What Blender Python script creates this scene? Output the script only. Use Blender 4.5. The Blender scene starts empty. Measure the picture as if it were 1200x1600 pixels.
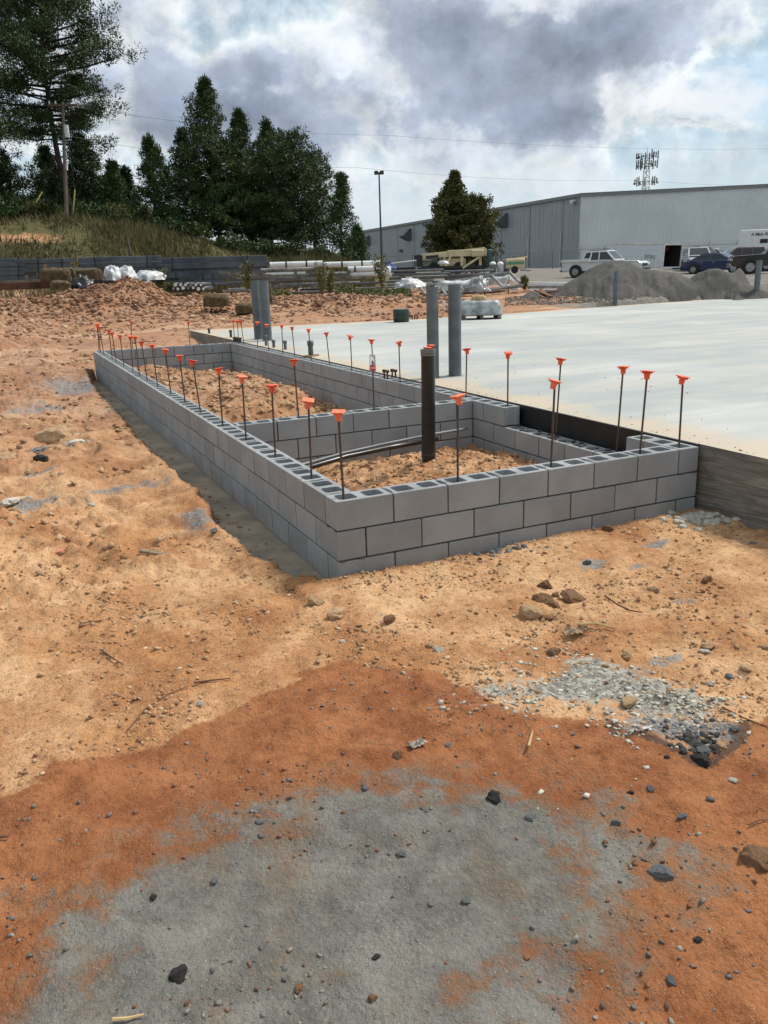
import bpy, bmesh, math, random
import numpy as np
from mathutils import Vector, Matrix, noise as mnoise
R = math.radians
random.seed(7)
rng = np.random.default_rng(7)
S = bpy.context.scene
COL = S.collection

# ------------------------------------------------------------------ camera
CAM = np.array([-1.7733, -4.5861, 1.9744])
YAW, PITCH, ROLL, FPX = 0.430523, 0.286060, -0.0319377, 1271.41
cy_, sy_, cp_, sp_ = math.cos(YAW), math.sin(YAW), math.cos(PITCH), math.sin(PITCH)
FWD = np.array([sy_*cp_, cy_*cp_, -sp_]); rr_ = np.array([cy_, -sy_, 0.0]); uu_ = np.cross(rr_, FWD)
RGT = math.cos(ROLL)*rr_ + math.sin(ROLL)*uu_
UPV = -math.sin(ROLL)*rr_ + math.cos(ROLL)*uu_
cd = bpy.data.cameras.new('camera'); cam = bpy.data.objects.new('camera', cd); COL.objects.link(cam)
cd.sensor_fit = 'VERTICAL'; cd.sensor_height = 36.0; cd.lens = FPX/1600*36.0
cd.clip_start = 0.05; cd.clip_end = 5000
m = Matrix.Identity(4)
for i in range(3):
    m[i][0] = RGT[i]; m[i][1] = UPV[i]; m[i][2] = -FWD[i]; m[i][3] = CAM[i]
cam.matrix_world = m
S.camera = cam

# ------------------------------------------------------------------ exposure
S.view_settings.view_transform = 'Standard'; S.view_settings.look = 'None'
S.view_settings.gamma = 1.0; S.view_settings.use_curve_mapping = False
S.view_settings.exposure = 0.62

# ------------------------------------------------------------------ sun
SUN_EL, SUN_AZ = 52.0, 84.0       # azimuth measured from +Y toward +X
sd = bpy.data.lights.new('sun', 'SUN'); sd.energy = 2.6; sd.angle = R(10); sd.color = (1.0, 0.94, 0.85)
so = bpy.data.objects.new('sun', sd); COL.objects.link(so)
sv = Vector((math.sin(R(SUN_AZ))*math.cos(R(SUN_EL)), math.cos(R(SUN_AZ))*math.cos(R(SUN_EL)), math.sin(R(SUN_EL))))
so.rotation_euler = (-sv).to_track_quat('-Z', 'Y').to_euler()
so.location = (20, 0, 30)

def ray(u, v):
    return FWD + RGT*(u-600)/FPX - UPV*(v-800)/FPX
def azel(u, v):
    d = ray(u, v); d = d/np.linalg.norm(d)
    return math.atan2(d[0], d[1]), math.asin(d[2])
def P(u, v, z):                      # point of the horizontal plane z seen at (u, v)
    d = ray(u, v); t = (z-CAM[2])/d[2]; return CAM + d*t
def PD(u, v, dist):                  # point seen at (u, v) at a horizontal distance
    d = ray(u, v); return CAM + d*dist/math.hypot(d[0], d[1])

# ------------------------------------------------------------------ node helper
class NT:
    def __init__(s, tree):
        s.t = tree; s.n = tree.nodes; s.l = tree.links
    def new(s, kind, **kw):
        nd = s.n.new(kind)
        for k, v in kw.items(): setattr(nd, k, v)
        return nd
    def link(s, a, b): s.l.new(a, b)
    def put(s, sock, v):
        if isinstance(v, bpy.types.NodeSocket): s.l.new(v, sock)
        else:
            if hasattr(sock, 'default_value'):
                if sock.type == 'RGBA' and len(v) == 3: v = (*v, 1)
                sock.default_value = v
    def math(s, op, a, b=0.0, c=0.0, clamp=False):
        nd = s.new('ShaderNodeMath', operation=op, use_clamp=clamp)
        s.put(nd.inputs[0], a); s.put(nd.inputs[1], b); s.put(nd.inputs[2], c); return nd.outputs[0]
    def mix(s, f, a, b, mode='MIX'):
        nd = s.new('ShaderNodeMix', data_type='RGBA', blend_type=mode)
        s.put(nd.inputs[0], f); s.put(nd.inputs[6], a); s.put(nd.inputs[7], b); return nd.outputs[2]
    def noise(s, vec, scale, detail=6, rough=0.55, dist=0.0, out=0):
        nd = s.new('ShaderNodeTexNoise'); s.put(nd.inputs['Vector'], vec)
        nd.inputs['Scale'].default_value = scale; nd.inputs['Detail'].default_value = detail
        nd.inputs['Roughness'].default_value = rough; nd.inputs['Distortion'].default_value = dist
        return nd.outputs[out]
    def vor(s, vec, scale, feature='F1', out='Distance'):
        nd = s.new('ShaderNodeTexVoronoi', feature=feature); s.put(nd.inputs['Vector'], vec)
        nd.inputs['Scale'].default_value = scale; return nd.outputs[out]
    def ramp(s, f, stops, interp='LINEAR'):
        nd = s.new('ShaderNodeValToRGB'); nd.color_ramp.interpolation = interp
        e = nd.color_ramp.elements
        while len(e) < len(stops): e.new(0.5)
        for i, (p, c) in enumerate(stops):
            e[i].position = p; e[i].color = (*c, 1) if len(c) == 3 else c
        s.put(nd.inputs[0], f); return nd.outputs[0]
    def step(s, f, a, b):            # smooth 0..1 between a and b
        nd = s.new('ShaderNodeMapRange', interpolation_type='SMOOTHSTEP'); s.put(nd.inputs[0], f)
        s.put(nd.inputs[1], a); s.put(nd.inputs[2], b); return nd.outputs[0]
    def attr(s, name):
        nd = s.new('ShaderNodeAttribute', attribute_name=name); return nd.outputs['Fac']

# ------------------------------------------------------------------ world: daylight sky with broken cloud
W = bpy.data.worlds.new('World'); S.world = W; W.use_nodes = True
w = NT(W.node_tree); w.n.clear()
sky = w.new('ShaderNodeTexSky', sky_type='NISHITA', sun_disc=False)
sky.sun_elevation = R(SUN_EL); sky.sun_rotation = R(SUN_AZ)
tc = w.new('ShaderNodeTexCoord'); D = tc.outputs['Generated']
sep = w.new('ShaderNodeSeparateXYZ'); w.link(D, sep.inputs[0])
AZ = w.math('ARCTAN2', sep.outputs[0], sep.outputs[1]); EL = w.math('ARCSINE', sep.outputs[2])
cmb = w.new('ShaderNodeCombineXYZ'); w.put(cmb.inputs[0], sep.outputs[0]); w.put(cmb.inputs[1], sep.outputs[1])
w.put(cmb.inputs[2], w.math('MULTIPLY', sep.outputs[2], 1.25)); DV = cmb.outputs[0]
wn = w.noise(DV, 5.0, 5, 0.6, out=1)
wn2 = w.noise(DV, 19.0, 5, 0.65, out=1)
sc = w.new('ShaderNodeSeparateColor'); w.link(wn, sc.inputs[0])
sc2 = w.new('ShaderNodeSeparateColor'); w.link(wn2, sc2.inputs[0])
def warp(base, a, b, ka, kb):
    x = w.math('MULTIPLY_ADD', w.math('SUBTRACT', a, 0.5), ka, base)
    return w.math('MULTIPLY_ADD', w.math('SUBTRACT', b, 0.5), kb, x)
AZW = warp(AZ, sc.outputs[0], sc2.outputs[0], 0.20, 0.07)
ELW = warp(EL, sc.outputs[1], sc2.outputs[1], 0.10, 0.045)
def blob(u, v, su, sv, amp, p=2.0):
    a0, e0 = azel(u, v)
    x = w.math('POWER', w.math('ABSOLUTE', w.math('DIVIDE', w.math('SUBTRACT', AZW, a0), su/FPX)), p)
    y = w.math('POWER', w.math('ABSOLUTE', w.math('DIVIDE', w.math('SUBTRACT', ELW, e0), sv/FPX)), p)
    return w.math('MULTIPLY', w.math('EXPONENT', w.math('MULTIPLY', w.math('ADD', x, y), -1.0)), amp)
def total(bl):
    t = bl[0]
    for b in bl[1:]: t = w.math('ADD', t, b)
    return t
def shifted(k):
    nd = w.new('ShaderNodeVectorMath', operation='ADD'); w.link(DV, nd.inputs[0]); nd.inputs[1].default_value = (.030*k, .006*k, .042*k); return nd.outputs[0]
big = w.noise(DV, 3.4, 9, 0.60, 0.25)
big2 = w.noise(shifted(1), 3.4, 9, 0.60, 0.25)
mid = w.noise(DV, 10.0, 8, 0.62, 0.25); mid2 = w.noise(shifted(.45), 10.0, 8, 0.62, 0.25)
fine = w.noise(DV, 30.0, 5, 0.6)
def billow(vec, sc_):
    vd = w.new('ShaderNodeVectorMath', operation='SCALE'); w.link(wn2, vd.inputs[0]); vd.inputs['Scale'].default_value = .055
    va = w.new('ShaderNodeVectorMath', operation='ADD'); w.link(vec, va.inputs[0]); w.link(vd.outputs[0], va.inputs[1])
    nd = w.new('ShaderNodeTexVoronoi', feature='F1'); w.link(va.outputs[0], nd.inputs['Vector']); nd.inputs['Scale'].default_value = sc_
    nd.inputs['Detail'].default_value = 1.6; nd.inputs['Roughness'].default_value = .55
    return w.math('SUBTRACT', .5, nd.outputs['Distance'])
bl1 = billow(DV, 11.0); bl2 = billow(shifted(.30), 11.0)
nz = w.math('MULTIPLY_ADD', w.math('ADD', bl1, .03), 0.20, w.math('MULTIPLY_ADD', big, 0.50, w.math('MULTIPLY_ADD', mid, 0.38, w.math('MULTIPLY', fine, 0.12))))
relief = w.math('ADD', w.math('ADD', w.math('MULTIPLY', w.math('SUBTRACT', big, big2), 1.7), w.math('MULTIPLY', w.math('SUBTRACT', mid, mid2), 1.3)), w.math('MULTIPLY', w.math('SUBTRACT', bl1, bl2), .50))
dark = total([blob(790, 120, 165, 92, 0.58, 3.2), blob(760, 165, 120, 45, .16), blob(640, 50, 110, 60, 0.26), blob(300, 175, 150, 55, 0.34, 2.4), blob(470, 185, 120, 55, 0.34, 2.8),
              blob(1085, 40, 130, 48, 0.42, 3), blob(900, 195, 80, 26, 0.26, 3), blob(260, 100, 80, 40, 0.16), blob(420, 105, 90, 35, 0.14),
              blob(60, 120, 120, 90, 0.15), blob(220, 40, 200, 60, .16), blob(1110, 202, 70, 10, 0.35)])
bright = total([blob(1112, 168, 76, 27, 1.15, 3), blob(330, 18, 160, 26, 0.75), blob(988, 150, 26, 46, 0.65), blob(1170, 95, 60, 14, 0.35), blob(880, 8, 120, 12, 0.5),
                blob(540, 90, 50, 40, 0.45), blob(590, 160, 26, 40, 0.40), blob(600, 262, 360, 24, 0.28), blob(220, 240, 130, 16, 0.45), blob(700, 215, 40, 14, .4),
                blob(440, 135, 40, 18, 0.3), blob(800, 232, 160, 8, 0.25)])
deck = w.math('MULTIPLY', w.step(EL, 0.27, 0.45), 0.26)
low = w.step(EL, 0.05, 0.16)
amp = w.math('MULTIPLY_ADD', low, 1.9, 0.7)
dens = w.math('ADD', w.math('ADD', w.math('MULTIPLY', w.math('SUBTRACT', nz, 0.5), amp), 0.27), w.math('ADD', w.math('MULTIPLY', dark, 1.35), deck))
dens = w.math('SUBTRACT', dens, w.math('MULTIPLY', bright, 0.10))
cloudcol = w.ramp(dens, [(0.0, (4.6, 5.9, 6.9)), (0.16, (5.5, 6.5, 7.1)), (0.30, (6.9, 7.3, 7.6)), (0.42, (5.6, 6.15, 6.8)),
                         (0.58, (3.75, 4.3, 5.2)), (1.0, (2.6, 3.1, 4.0))])
hs_ = w.math('MULTIPLY_ADD', relief, w.math('MULTIPLY_ADD', low, .85, .10), 1.0)
hsn = w.new('ShaderNodeHueSaturation'); w.put(hsn.inputs['Value'], hs_); w.link(cloudcol, hsn.inputs['Color']); cloudcol = hsn.outputs[0]
wh_ = w.math('ADD', w.math('MULTIPLY_ADD', w.math('SUBTRACT', mid, 0.5), 1.6, bright), w.math('MULTIPLY', relief, .45))
cloudcol = w.mix(w.step(wh_, 0.22, 1.1), cloudcol, (8.1, 8.2, 8.3))
cover = w.math('MULTIPLY_ADD', w.step(dens, -0.15, 0.3), 0.25, 0.74)
skyc = w.mix(cover, sky.outputs[0], cloudcol)
# haze-white band low down and dull ground below the horizon line
skyc = w.mix(w.math('MULTIPLY', w.math('SUBTRACT', 1.0, w.step(EL, -0.02, 0.16)), 0.55), skyc, (5.0, 5.95, 6.5))
skyc = w.mix(w.step(EL, -0.03, -0.10), skyc, (2.2, 1.9, 1.6))
bg = w.new('ShaderNodeBackground'); w.link(skyc, bg.inputs[0]); bg.inputs[1].default_value = 0.077
wo = w.new('ShaderNodeOutputWorld'); w.link(bg.outputs[0], wo.inputs[0])
try: W.cycles.sampling_method = 'MANUAL'; W.cycles.sample_map_resolution = 512
except Exception: pass

# ------------------------------------------------------------------ noise in numpy
def _hash(ix, iy, s):
    h = (ix.astype(np.int64)*374761393 + iy.astype(np.int64)*668265263 + s*1442695041) & 0x7fffffff
    h = ((h ^ (h >> 13))*1274126177) & 0x7fffffff
    return ((h ^ (h >> 16)) & 0xffff)/65535.0
def vnoise(x, y, s=0):
    ix = np.floor(x); iy = np.floor(y); fx = x-ix; fy = y-iy
    fx = fx*fx*fx*(fx*(fx*6-15)+10); fy = fy*fy*fy*(fy*(fy*6-15)+10)
    a = _hash(ix, iy, s); b = _hash(ix+1, iy, s); c = _hash(ix, iy+1, s); d = _hash(ix+1, iy+1, s)
    return (a*(1-fx)+b*fx)*(1-fy)+(c*(1-fx)+d*fx)*fy - 0.5
def fbm(x, y, f, o=4, g=0.5, s=0):
    t = 0; a = 1.0
    for k in range(o):
        cs, sn = math.cos(0.7*k+0.3), math.sin(0.7*k+0.3)
        t = t + a*vnoise((x*cs-y*sn)*f+13.7*k, (x*sn+y*cs)*f-7.1*k, s+k*17); a *= g; f *= 2.03
    return t
def sstep(x, a, b):
    t = np.clip((x-a)/(b-a), 0, 1); return t*t*(3-2*t)
def poly_sd(x, y, poly):             # signed distance, positive inside
    d2 = np.full(x.shape, 1e9); ins = np.zeros(x.shape, bool); n = len(poly)
    for i in range(n):
        ax, ay = poly[i]; bx, by = poly[(i+1) % n]
        ex, ey = bx-ax, by-ay
        t = np.clip(((x-ax)*ex+(y-ay)*ey)/(ex*ex+ey*ey+1e-12), 0, 1)
        d2 = np.minimum(d2, (x-ax-t*ex)**2+(y-ay-t*ey)**2)
        c = ((ay > y) != (by > y)) & (x < (bx-ax)*(y-ay)/((by-ay) if by != ay else 1e-12)+ax)
        ins ^= c
    return np.where(ins, 1, -1)*np.sqrt(d2)
def wp(pts, z=0.09): return [tuple(P(u, v, z)[:2]) for u, v in pts]

# ------------------------------------------------------------------ terrain height
ML, MB_ = 0.4064, 0.2032            # block module: length, half
WX, WY = 7.5*ML, 33*ML              # outer size of the block walls
HT = 3*MB_
SLAB = [(3.10, -14), (3.10, 18.45), (9.3, 17.55), (13, 17.7), (18, 18.6), (26, 19.8), (60, 26), (60, -14)]
BASE_D = [0, 14, 20, 26, 32, 45, 62, 105, 200, 2000]
BASE_Z = [.085, .10, .33, .56, .85, 1.2, 1.2, 1.95, 2.2, 3.0]
HILL_B = [-60, -8, -0.6, 7, 11.4, 16, 21.5, 24.5, 27]
HILL_Z = [8.0, 7.0, 6.35, 5.8, 5.0, 3.7, 2.7, 2.0, 0]
TR_Y = [-.05, .1, .64, .98, 1.74, 2.53, 3.71, 4.42, 6.46, 8.33, 10.5, 13.0, 13.4]
TR_X = [-.10, -.26, -.31, -.33, -.37, -.33, -.36, -.37, -.33, -.29, -.27, -.2, -.02]
def bearing(x, y): return np.degrees(np.arctan2(x-CAM[0], y-CAM[1]))
berms = []                           # (x, y, rx, ry, h)
def add_berm(u, v, d, rx, ry, h):
    q = PD(u, v, d); berms.append((q[0], q[1], rx, ry, h))
add_berm(175, 470, 33, 2.2, 1.3, .55); add_berm(110, 470, 34, 2.0, 1.2, .52); add_berm(225, 470, 34, 1.6, 1.0, .45)
add_berm(60, 475, 35, 1.2, 1.0, .35); add_berm(330, 480, 32, 2.0, 1.0, .16); add_berm(300, 480, 36, 3.0, 1.0, .3)
add_berm(460, 480, 31, 1.6, .8, .30); add_berm(540, 482, 30.5, 1.0, .7, .42); add_berm(500, 470, 34, 3.0, 1.0, .3)
add_berm(610, 475, 31, 2.2, 1, .18)
def Hs(x, y):
    x = np.asarray(x, float); y = np.asarray(y, float)
    d = np.hypot(x-CAM[0], y-CAM[1]); b = bearing(x, y)
    z = np.interp(d, BASE_D, BASE_Z)
    hz = np.interp(b, HILL_B, HILL_Z)
    hillm = sstep(d, 47.5, 61)*(b < 27)
    z = z + np.maximum(hz-z, 0)*hillm
    # relief
    far = sstep(d, 9, 30)
    z = z + fbm(x, y, .35, 4, .5, 3)*(.05+.09*far)*(1-sstep(d, 50, 80)*.5)
    z = z + fbm(x, y, .5, 4, .5, 61)*.45*hillm*(d < 90)
    z = z + sstep(d, 15, 20)*(1-sstep(d, 40, 48))*(fbm(x, y, 1.3, 3, .5, 31)*.08)
    rough = sstep(-x, .1, .9)*sstep(y, -.6, 1.0)
    z = z + rough*(fbm(x, y, 1.6, 6, .6, 21)*.15 + .035 + np.maximum(fbm(x, y, 5, 4, .6, 23), 0)*.06)
    for (bx, by, rx, ry, h) in berms:
        q = ((x-bx)/rx)**2 + ((y-by)/ry)**2
        z = z + h*np.exp(-q)*(1+fbm(x, y, 1.3, 3, .5, 5)*.5)
    fine = 1-sstep(d, 8, 22)
    z = z + fine*(fbm(x, y, 2.2, 3, .5, 41)*.035)
    det = fbm(x, y, 9, 4, .62, 51)*.020 + np.abs(fbm(x, y, 22, 3, .6, 55))*.016
    z = z + fine*det*(1-.55*sstep(poly_sd(x, y, GREY), -.1, .25))
    # loose dirt thrown up in front of the front wall
    z = z + .03*np.exp(-((y+.12)/.2)**2)*(x > -.3)*(x < 3.2)
    lump = np.exp(-(((x-1.05)/.18)**2+((y+1.22)/.12)**2))
    z = z + lump*.03
    # trench beside the long wall
    bx = np.interp(y, TR_Y, TR_X) + fbm(y*0, y, 3.0, 4, .6, 71)*.10
    tr = sstep(x, bx-.03, bx+.03)*sstep(y, -.02, .05)*(1-sstep(y, 13.5, 13.9))*(x < .3)
    z = z + .045*np.exp(-((x-bx+.09)/.09)**2)*(y > .0)*(y < 13.3)*(x < .3)
    z = z*(1-tr) + tr*(-.045 + fine*fbm(x, y, 4, 3, .6, 81)*.02)
    # the two compartments
    inn = (x > .1)*(x < 2.95)*(y > .1)*(y < 3.15)
    zi = .10 + .27*np.exp(-(((x-1.75)/.75)**2+((y-1.55)/.85)**2)) + fbm(x, y, 4.0, 4, .6, 91)*.09
    z = np.where(inn > 0, zi, z)
    inf = (x > .1)*(x < 2.95)*(y >= 3.15)*(y < WY-.1)
    dm = poly_sd(x, y, [(.1, 4.9), (2.15, 6.2), (2.6, 7.6), (2.4, 10.5), (1.6, 11.6), (.1, 12.4)]) + fbm(x, y, 1.3, 3, .5, 95)*.5
    zf = .03 + .30*sstep(dm, -.12, .45) + fbm(x, y, 1.5, 5, .6, 96)*.12*sstep(dm, -.3, .2) + fbm(x, y, 3, 4, .5, 97)*.03
    z = np.where(inf > 0, zf, z)
    # under the slab the ground stays low
    sl = sstep(poly_sd(x, y, SLAB), -.1, .4)
    z = np.where(sl > 0, z*(1-sl)+np.minimum(z, .30)*sl, z)
    return z
WET = wp([(-300, 1330), (0, 1248), (60, 1232), (85, 1195), (135, 1201), (160, 1188), (245, 1163), (300, 1145), (345, 1116), (400, 1090),
          (440, 1078), (468, 1062), (455, 1048), (500, 1038), (560, 1035), (600, 1040), (660, 1044), (700, 1060), (735, 1075), (760, 1095),
          (820, 1117), (870, 1127), (960, 1128), (1010, 1140), (1060, 1172), (1110, 1178), (1150, 1142), (1200, 1125), (1400, 1100),
          (1500, 1500), (1300, 1900), (600, 2300), (-300, 1900)])
GREY = wp([(-100, 1640), (0, 1550), (60, 1480), (85, 1430), (150, 1375), (230, 1310), (300, 1272), (430, 1240), (520, 1218), (640, 1205),
           (760, 1208), (860, 1215), (930, 1250), (960, 1305), (1010, 1330), (1040, 1380), (1040, 1440), (1000, 1500), (940, 1545),
           (850, 1600), (760, 1750), (300, 1900), (0, 1800)])
CHIP = wp([(745, 1078), (800, 1058), (880, 1035), (930, 1028), (1000, 1045), (1060, 1072), (1130, 1100), (1090, 1128), (1000, 1130),
           (940, 1110), (860, 1102), (790, 1100)])
MORT = wp([(975, 1118), (1040, 1118), (1100, 1130), (1150, 1140), (1140, 1165), (1090, 1195), (1060, 1170), (1010, 1150), (970, 1145)])
ASPH = [(46, 16), (30, 30), (33, 45), (60, 62), (300, 300), (500, 100), (200, -40)]
stains = [(250, 840, .16, .05), (130, 700, .25, .16), (200, 765, .35, .12), (60, 752, .25, .1), (930, 877, .13, .06), (1000, 882, .08, .05),
          (1066, 936, .07, .05), (1025, 845, .12, .05), (770, 852, .3, .06), (225, 640, .5, .6), (360, 800, .12, .3), (60, 640, .5, .4),
          (120, 610, .6, .8), (190, 700, .2, .2), (40, 790, .3, .12), (310, 815, .12, .2), (1100, 812, .22, .07), (1040, 1030, .1, .05)]
stains = [(*P(u, v, .1)[:2], a, b) for u, v, a, b in stains]

# ------------------------------------------------------------------ mesh helpers
def np_mesh(name, V, F, smooth=False):
    me = bpy.data.meshes.new(name); V = np.asarray(V, np.float32); F = np.asarray(F, np.int32)
    k = F.shape[1]
    me.vertices.add(len(V)); me.vertices.foreach_set('co', V.ravel())
    me.loops.add(F.size); me.loops.foreach_set('vertex_index', F.ravel())
    me.polygons.add(len(F)); me.polygons.foreach_set('loop_start', np.arange(0, F.size, k, dtype=np.int32))
    if smooth: me.polygons.foreach_set('use_smooth', np.ones(len(F), bool))
    me.update(calc_edges=True); return me
def link(name, me, mat=None, parent=None, label=None, cat=None, group=None, kind=None, loc=None, rot=None):
    o = bpy.data.objects.new(name, me); COL.objects.link(o)
    if me is not None and mat is not None and len(me.materials) == 0: me.materials.append(mat)
    if parent is not None: o.parent = parent
    if loc is not None: o.location = loc
    if rot is not None: o.rotation_euler = rot
    if label: o['label'] = label
    if cat: o['category'] = cat
    if group: o['group'] = group
    if kind: o['kind'] = kind
    return o
def empty(name, label, cat, loc=(0, 0, 0), rz=0.0, group=None):
    o = link(name, None, label=label, cat=cat, group=group, loc=loc, rot=(0, 0, rz)); o.empty_display_size = .2
    return o
class MB:
    def __init__(s): s.v = []; s.f = []
    def add(s, vs, fs):
        k = len(s.v); s.v += [tuple(v) for v in vs]; s.f += [tuple(i+k for i in f) for f in fs]; return s
    def box(s, c, d, rz=0.0, M=None, ch=0.0):
        x, y, z = d[0]/2, d[1]/2, d[2]/2
        if ch <= 0:
            vs = [(-x, -y, -z), (x, -y, -z), (x, y, -z), (-x, y, -z), (-x, -y, z), (x, -y, z), (x, y, z), (-x, y, z)]
            fs = [(0, 3, 2, 1), (4, 5, 6, 7), (0, 1, 5, 4), (1, 2, 6, 5), (2, 3, 7, 6), (3, 0, 4, 7)]
        else:
            def ring(a, b, zz, k): return [(-a+k, -b, zz), (a-k, -b, zz), (a, -b+k, zz), (a, b-k, zz), (a-k, b, zz), (-a+k, b, zz), (-a, b-k, zz), (-a, -b+k, zz)]
            vs = ring(x-ch, y-ch, -z, ch) + ring(x, y, -z+ch, ch) + ring(x, y, z-ch, ch) + ring(x-ch, y-ch, z, ch)
            fs = [tuple(range(7, -1, -1)), tuple(range(24, 32))]
            for r in range(3):
                for i in range(8):
                    j = (i+1) % 8; fs.append((r*8+i, r*8+j, r*8+8+j, r*8+8+i))
        if M is None: M = Matrix.Translation(c) @ Matrix.Rotation(rz, 4, 'Z')
        else: M = Matrix.Translation(c) @ M
        return s.add([M @ Vector(v) for v in vs], fs)
    def tube(s, a, b, r0, r1=None, n=8, cap=True):
        a = Vector(a); b = Vector(b); r1 = r0 if r1 is None else r1
        d = (b-a).normalized(); t = Vector((0, 0, 1)) if abs(d.z) < .9 else Vector((1, 0, 0))
        u = d.cross(t).normalized(); v = d.cross(u)
        vs = []
        for p, r in ((a, r0), (b, r1)):
            for i in range(n):
                an = 2*math.pi*i/n; vs.append(p+u*math.cos(an)*r+v*math.sin(an)*r)
        fs = [(i, (i+1) % n, n+(i+1) % n, n+i) for i in range(n)]
        if cap: fs += [tuple(range(n-1, -1, -1)), tuple(range(n, 2*n))]
        return s.add(vs, fs)
    def pipe(s, a, b, ro, ri, n=16):     # open pipe with a wall
        s.tube(a, b, ro, n=n, cap=False)
        a = Vector(a); b = Vector(b); d = (b-a).normalized(); t = Vector((0, 0, 1)) if abs(d.z) < .9 else Vector((1, 0, 0))
        u = d.cross(t).normalized(); v = d.cross(u)
        for p, q in ((b, a), (a, b)):
            vs = []
            for c, r in ((p, ro), (p, ri), (p+(q-p)*.3, ri)):
                for i in range(n):
                    an = 2*math.pi*i/n; vs.append(c+u*math.cos(an)*r+v*math.sin(an)*r)
            fs = []
            for i in range(n):
                j = (i+1) % n; fs += [(i, j, n+j, n+i), (n+i, n+j, 2*n+j, 2*n+i)]
            s.add(vs, fs)
        return s
    def path(s, pts, r, n=6):
        pts = [Vector(p) for p in pts]; rs = r if isinstance(r, (list, tuple)) else [r]*len(pts)
        vs = []; fs = []; up = Vector((0, 0, 1))
        for k, p in enumerate(pts):
            d = (pts[min(k+1, len(pts)-1)]-pts[max(k-1, 0)]).normalized()
            t = up if abs(d.z) < .93 else Vector((1, 0, 0))
            u = d.cross(t).normalized(); v = d.cross(u)
            for i in range(n):
                an = 2*math.pi*i/n; vs.append(p+u*math.cos(an)*rs[k]+v*math.sin(an)*rs[k])
        for k in range(len(pts)-1):
            for i in range(n):
                j = (i+1) % n; fs.append((k*n+i, k*n+j, k*n+n+j, k*n+n+i))
        fs += [tuple(range(n-1, -1, -1)), tuple((len(pts)-1)*n+i for i in range(n))]
        return s.add(vs, fs)
    def lathe(s, prof, c=(0, 0, 0), n=16):
        vs = []; fs = []
        for r, z in prof:
            for i in range(n):
                an = 2*math.pi*i/n; vs.append((c[0]+r*math.cos(an), c[1]+r*math.sin(an), c[2]+z))
        for k in range(len(prof)-1):
            for i in range(n):
                j = (i+1) % n; fs.append((k*n+i, k*n+j, k*n+n+j, k*n+n+i))
        return s.add(vs, fs)
    def prism(s, poly, y0, y1, M=None):  # polygon in x,z pushed along y
        n = len(poly); vs = [(x, y0, z) for x, z in poly]+[(x, y1, z) for x, z in poly]
        fs = [tuple(range(n)), tuple(range(2*n-1, n-1, -1))]+[((i+1) % n, i, n+i, n+(i+1) % n) for i in range(n)]
        if M is not None: vs = [M @ Vector(v) for v in vs]
        return s.add(vs, fs)
    def quad(s, a, b, c, d): return s.add([a, b, c, d], [(0, 1, 2, 3)])
    def ball(s, c, r, n=8, mrows=6):
        vs = []; fs = []
        for k in range(mrows+1):
            ph = math.pi*k/mrows
            for i in range(n):
                an = 2*math.pi*i/n
                vs.append((c[0]+r[0]*math.sin(ph)*math.cos(an), c[1]+r[1]*math.sin(ph)*math.sin(an), c[2]+r[2]*math.cos(ph)))
        for k in range(mrows):
            for i in range(n):
                j = (i+1) % n; fs.append((k*n+j, k*n+i, k*n+n+i, k*n+n+j))
        return s.add(vs, fs)
    def mesh(s, name, smooth=False, jitter=0.0):
        me = bpy.data.meshes.new(name)
        v = s.v
        if jitter: v = [tuple(c+mnoise.noise_vector(Vector(p)*9)[k]*jitter for k, c in enumerate(p)) for p in v]
        me.from_pydata(v, [], s.f); me.update()
        bm = bmesh.new(); bm.from_mesh(me); bmesh.ops.recalc_face_normals(bm, faces=bm.faces); bm.to_mesh(me); bm.free()
        if smooth: me.polygons.foreach_set('use_smooth', [True]*len(me.polygons))
        return me
    def build(s, name, mat, parent=None, smooth=False, **kw):
        return link(name, s.mesh(name, smooth), mat, parent, **kw)

# ------------------------------------------------------------------ materials
def pbr(name, col, rough=.7, metal=0.0, var=.12, scale=6.0, bump=0.0, bscale=40.0, col2=None, spec=None, rnd=0.0, coat=0.0):
    mt = bpy.data.materials.new(name); mt.use_nodes = True; t = NT(mt.node_tree)
    b = t.n['Principled BSDF']; tcn = t.new('ShaderNodeTexCoord'); O = tcn.outputs['Object']
    nz = t.noise(O, scale, 5, .6)
    c2 = col2 if col2 else tuple(c*(1-2*var) for c in col)
    c1 = col if col2 else tuple(min(1, c*(1+var)) for c in col)
    c = t.mix(t.step(nz, .35, .65), c2, c1)
    if rnd:
        oi = t.new('ShaderNodeObjectInfo')
        k = t.math('MULTIPLY_ADD', oi.outputs['Random'], rnd*2, 1-rnd)
        hs = t.new('ShaderNodeHueSaturation'); t.put(hs.inputs['Value'], k); t.link(c, hs.inputs['Color']); c = hs.outputs[0]
    t.link(c, b.inputs['Base Color']); b.inputs['Roughness'].default_value = rough; b.inputs['Metallic'].default_value = metal
    if spec is not None: b.inputs['Specular IOR Level'].default_value = spec
    if coat: b.inputs['Coat Weight'].default_value = coat
    if bump:
        bp = t.new('ShaderNodeBump'); bp.inputs['Distance'].default_value = bump; bp.inputs['Strength'].default_value = .8
        t.link(t.noise(O, bscale, 4, .6), bp.inputs['Height']); t.link(bp.outputs[0], b.inputs['Normal'])
    return mt

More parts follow.
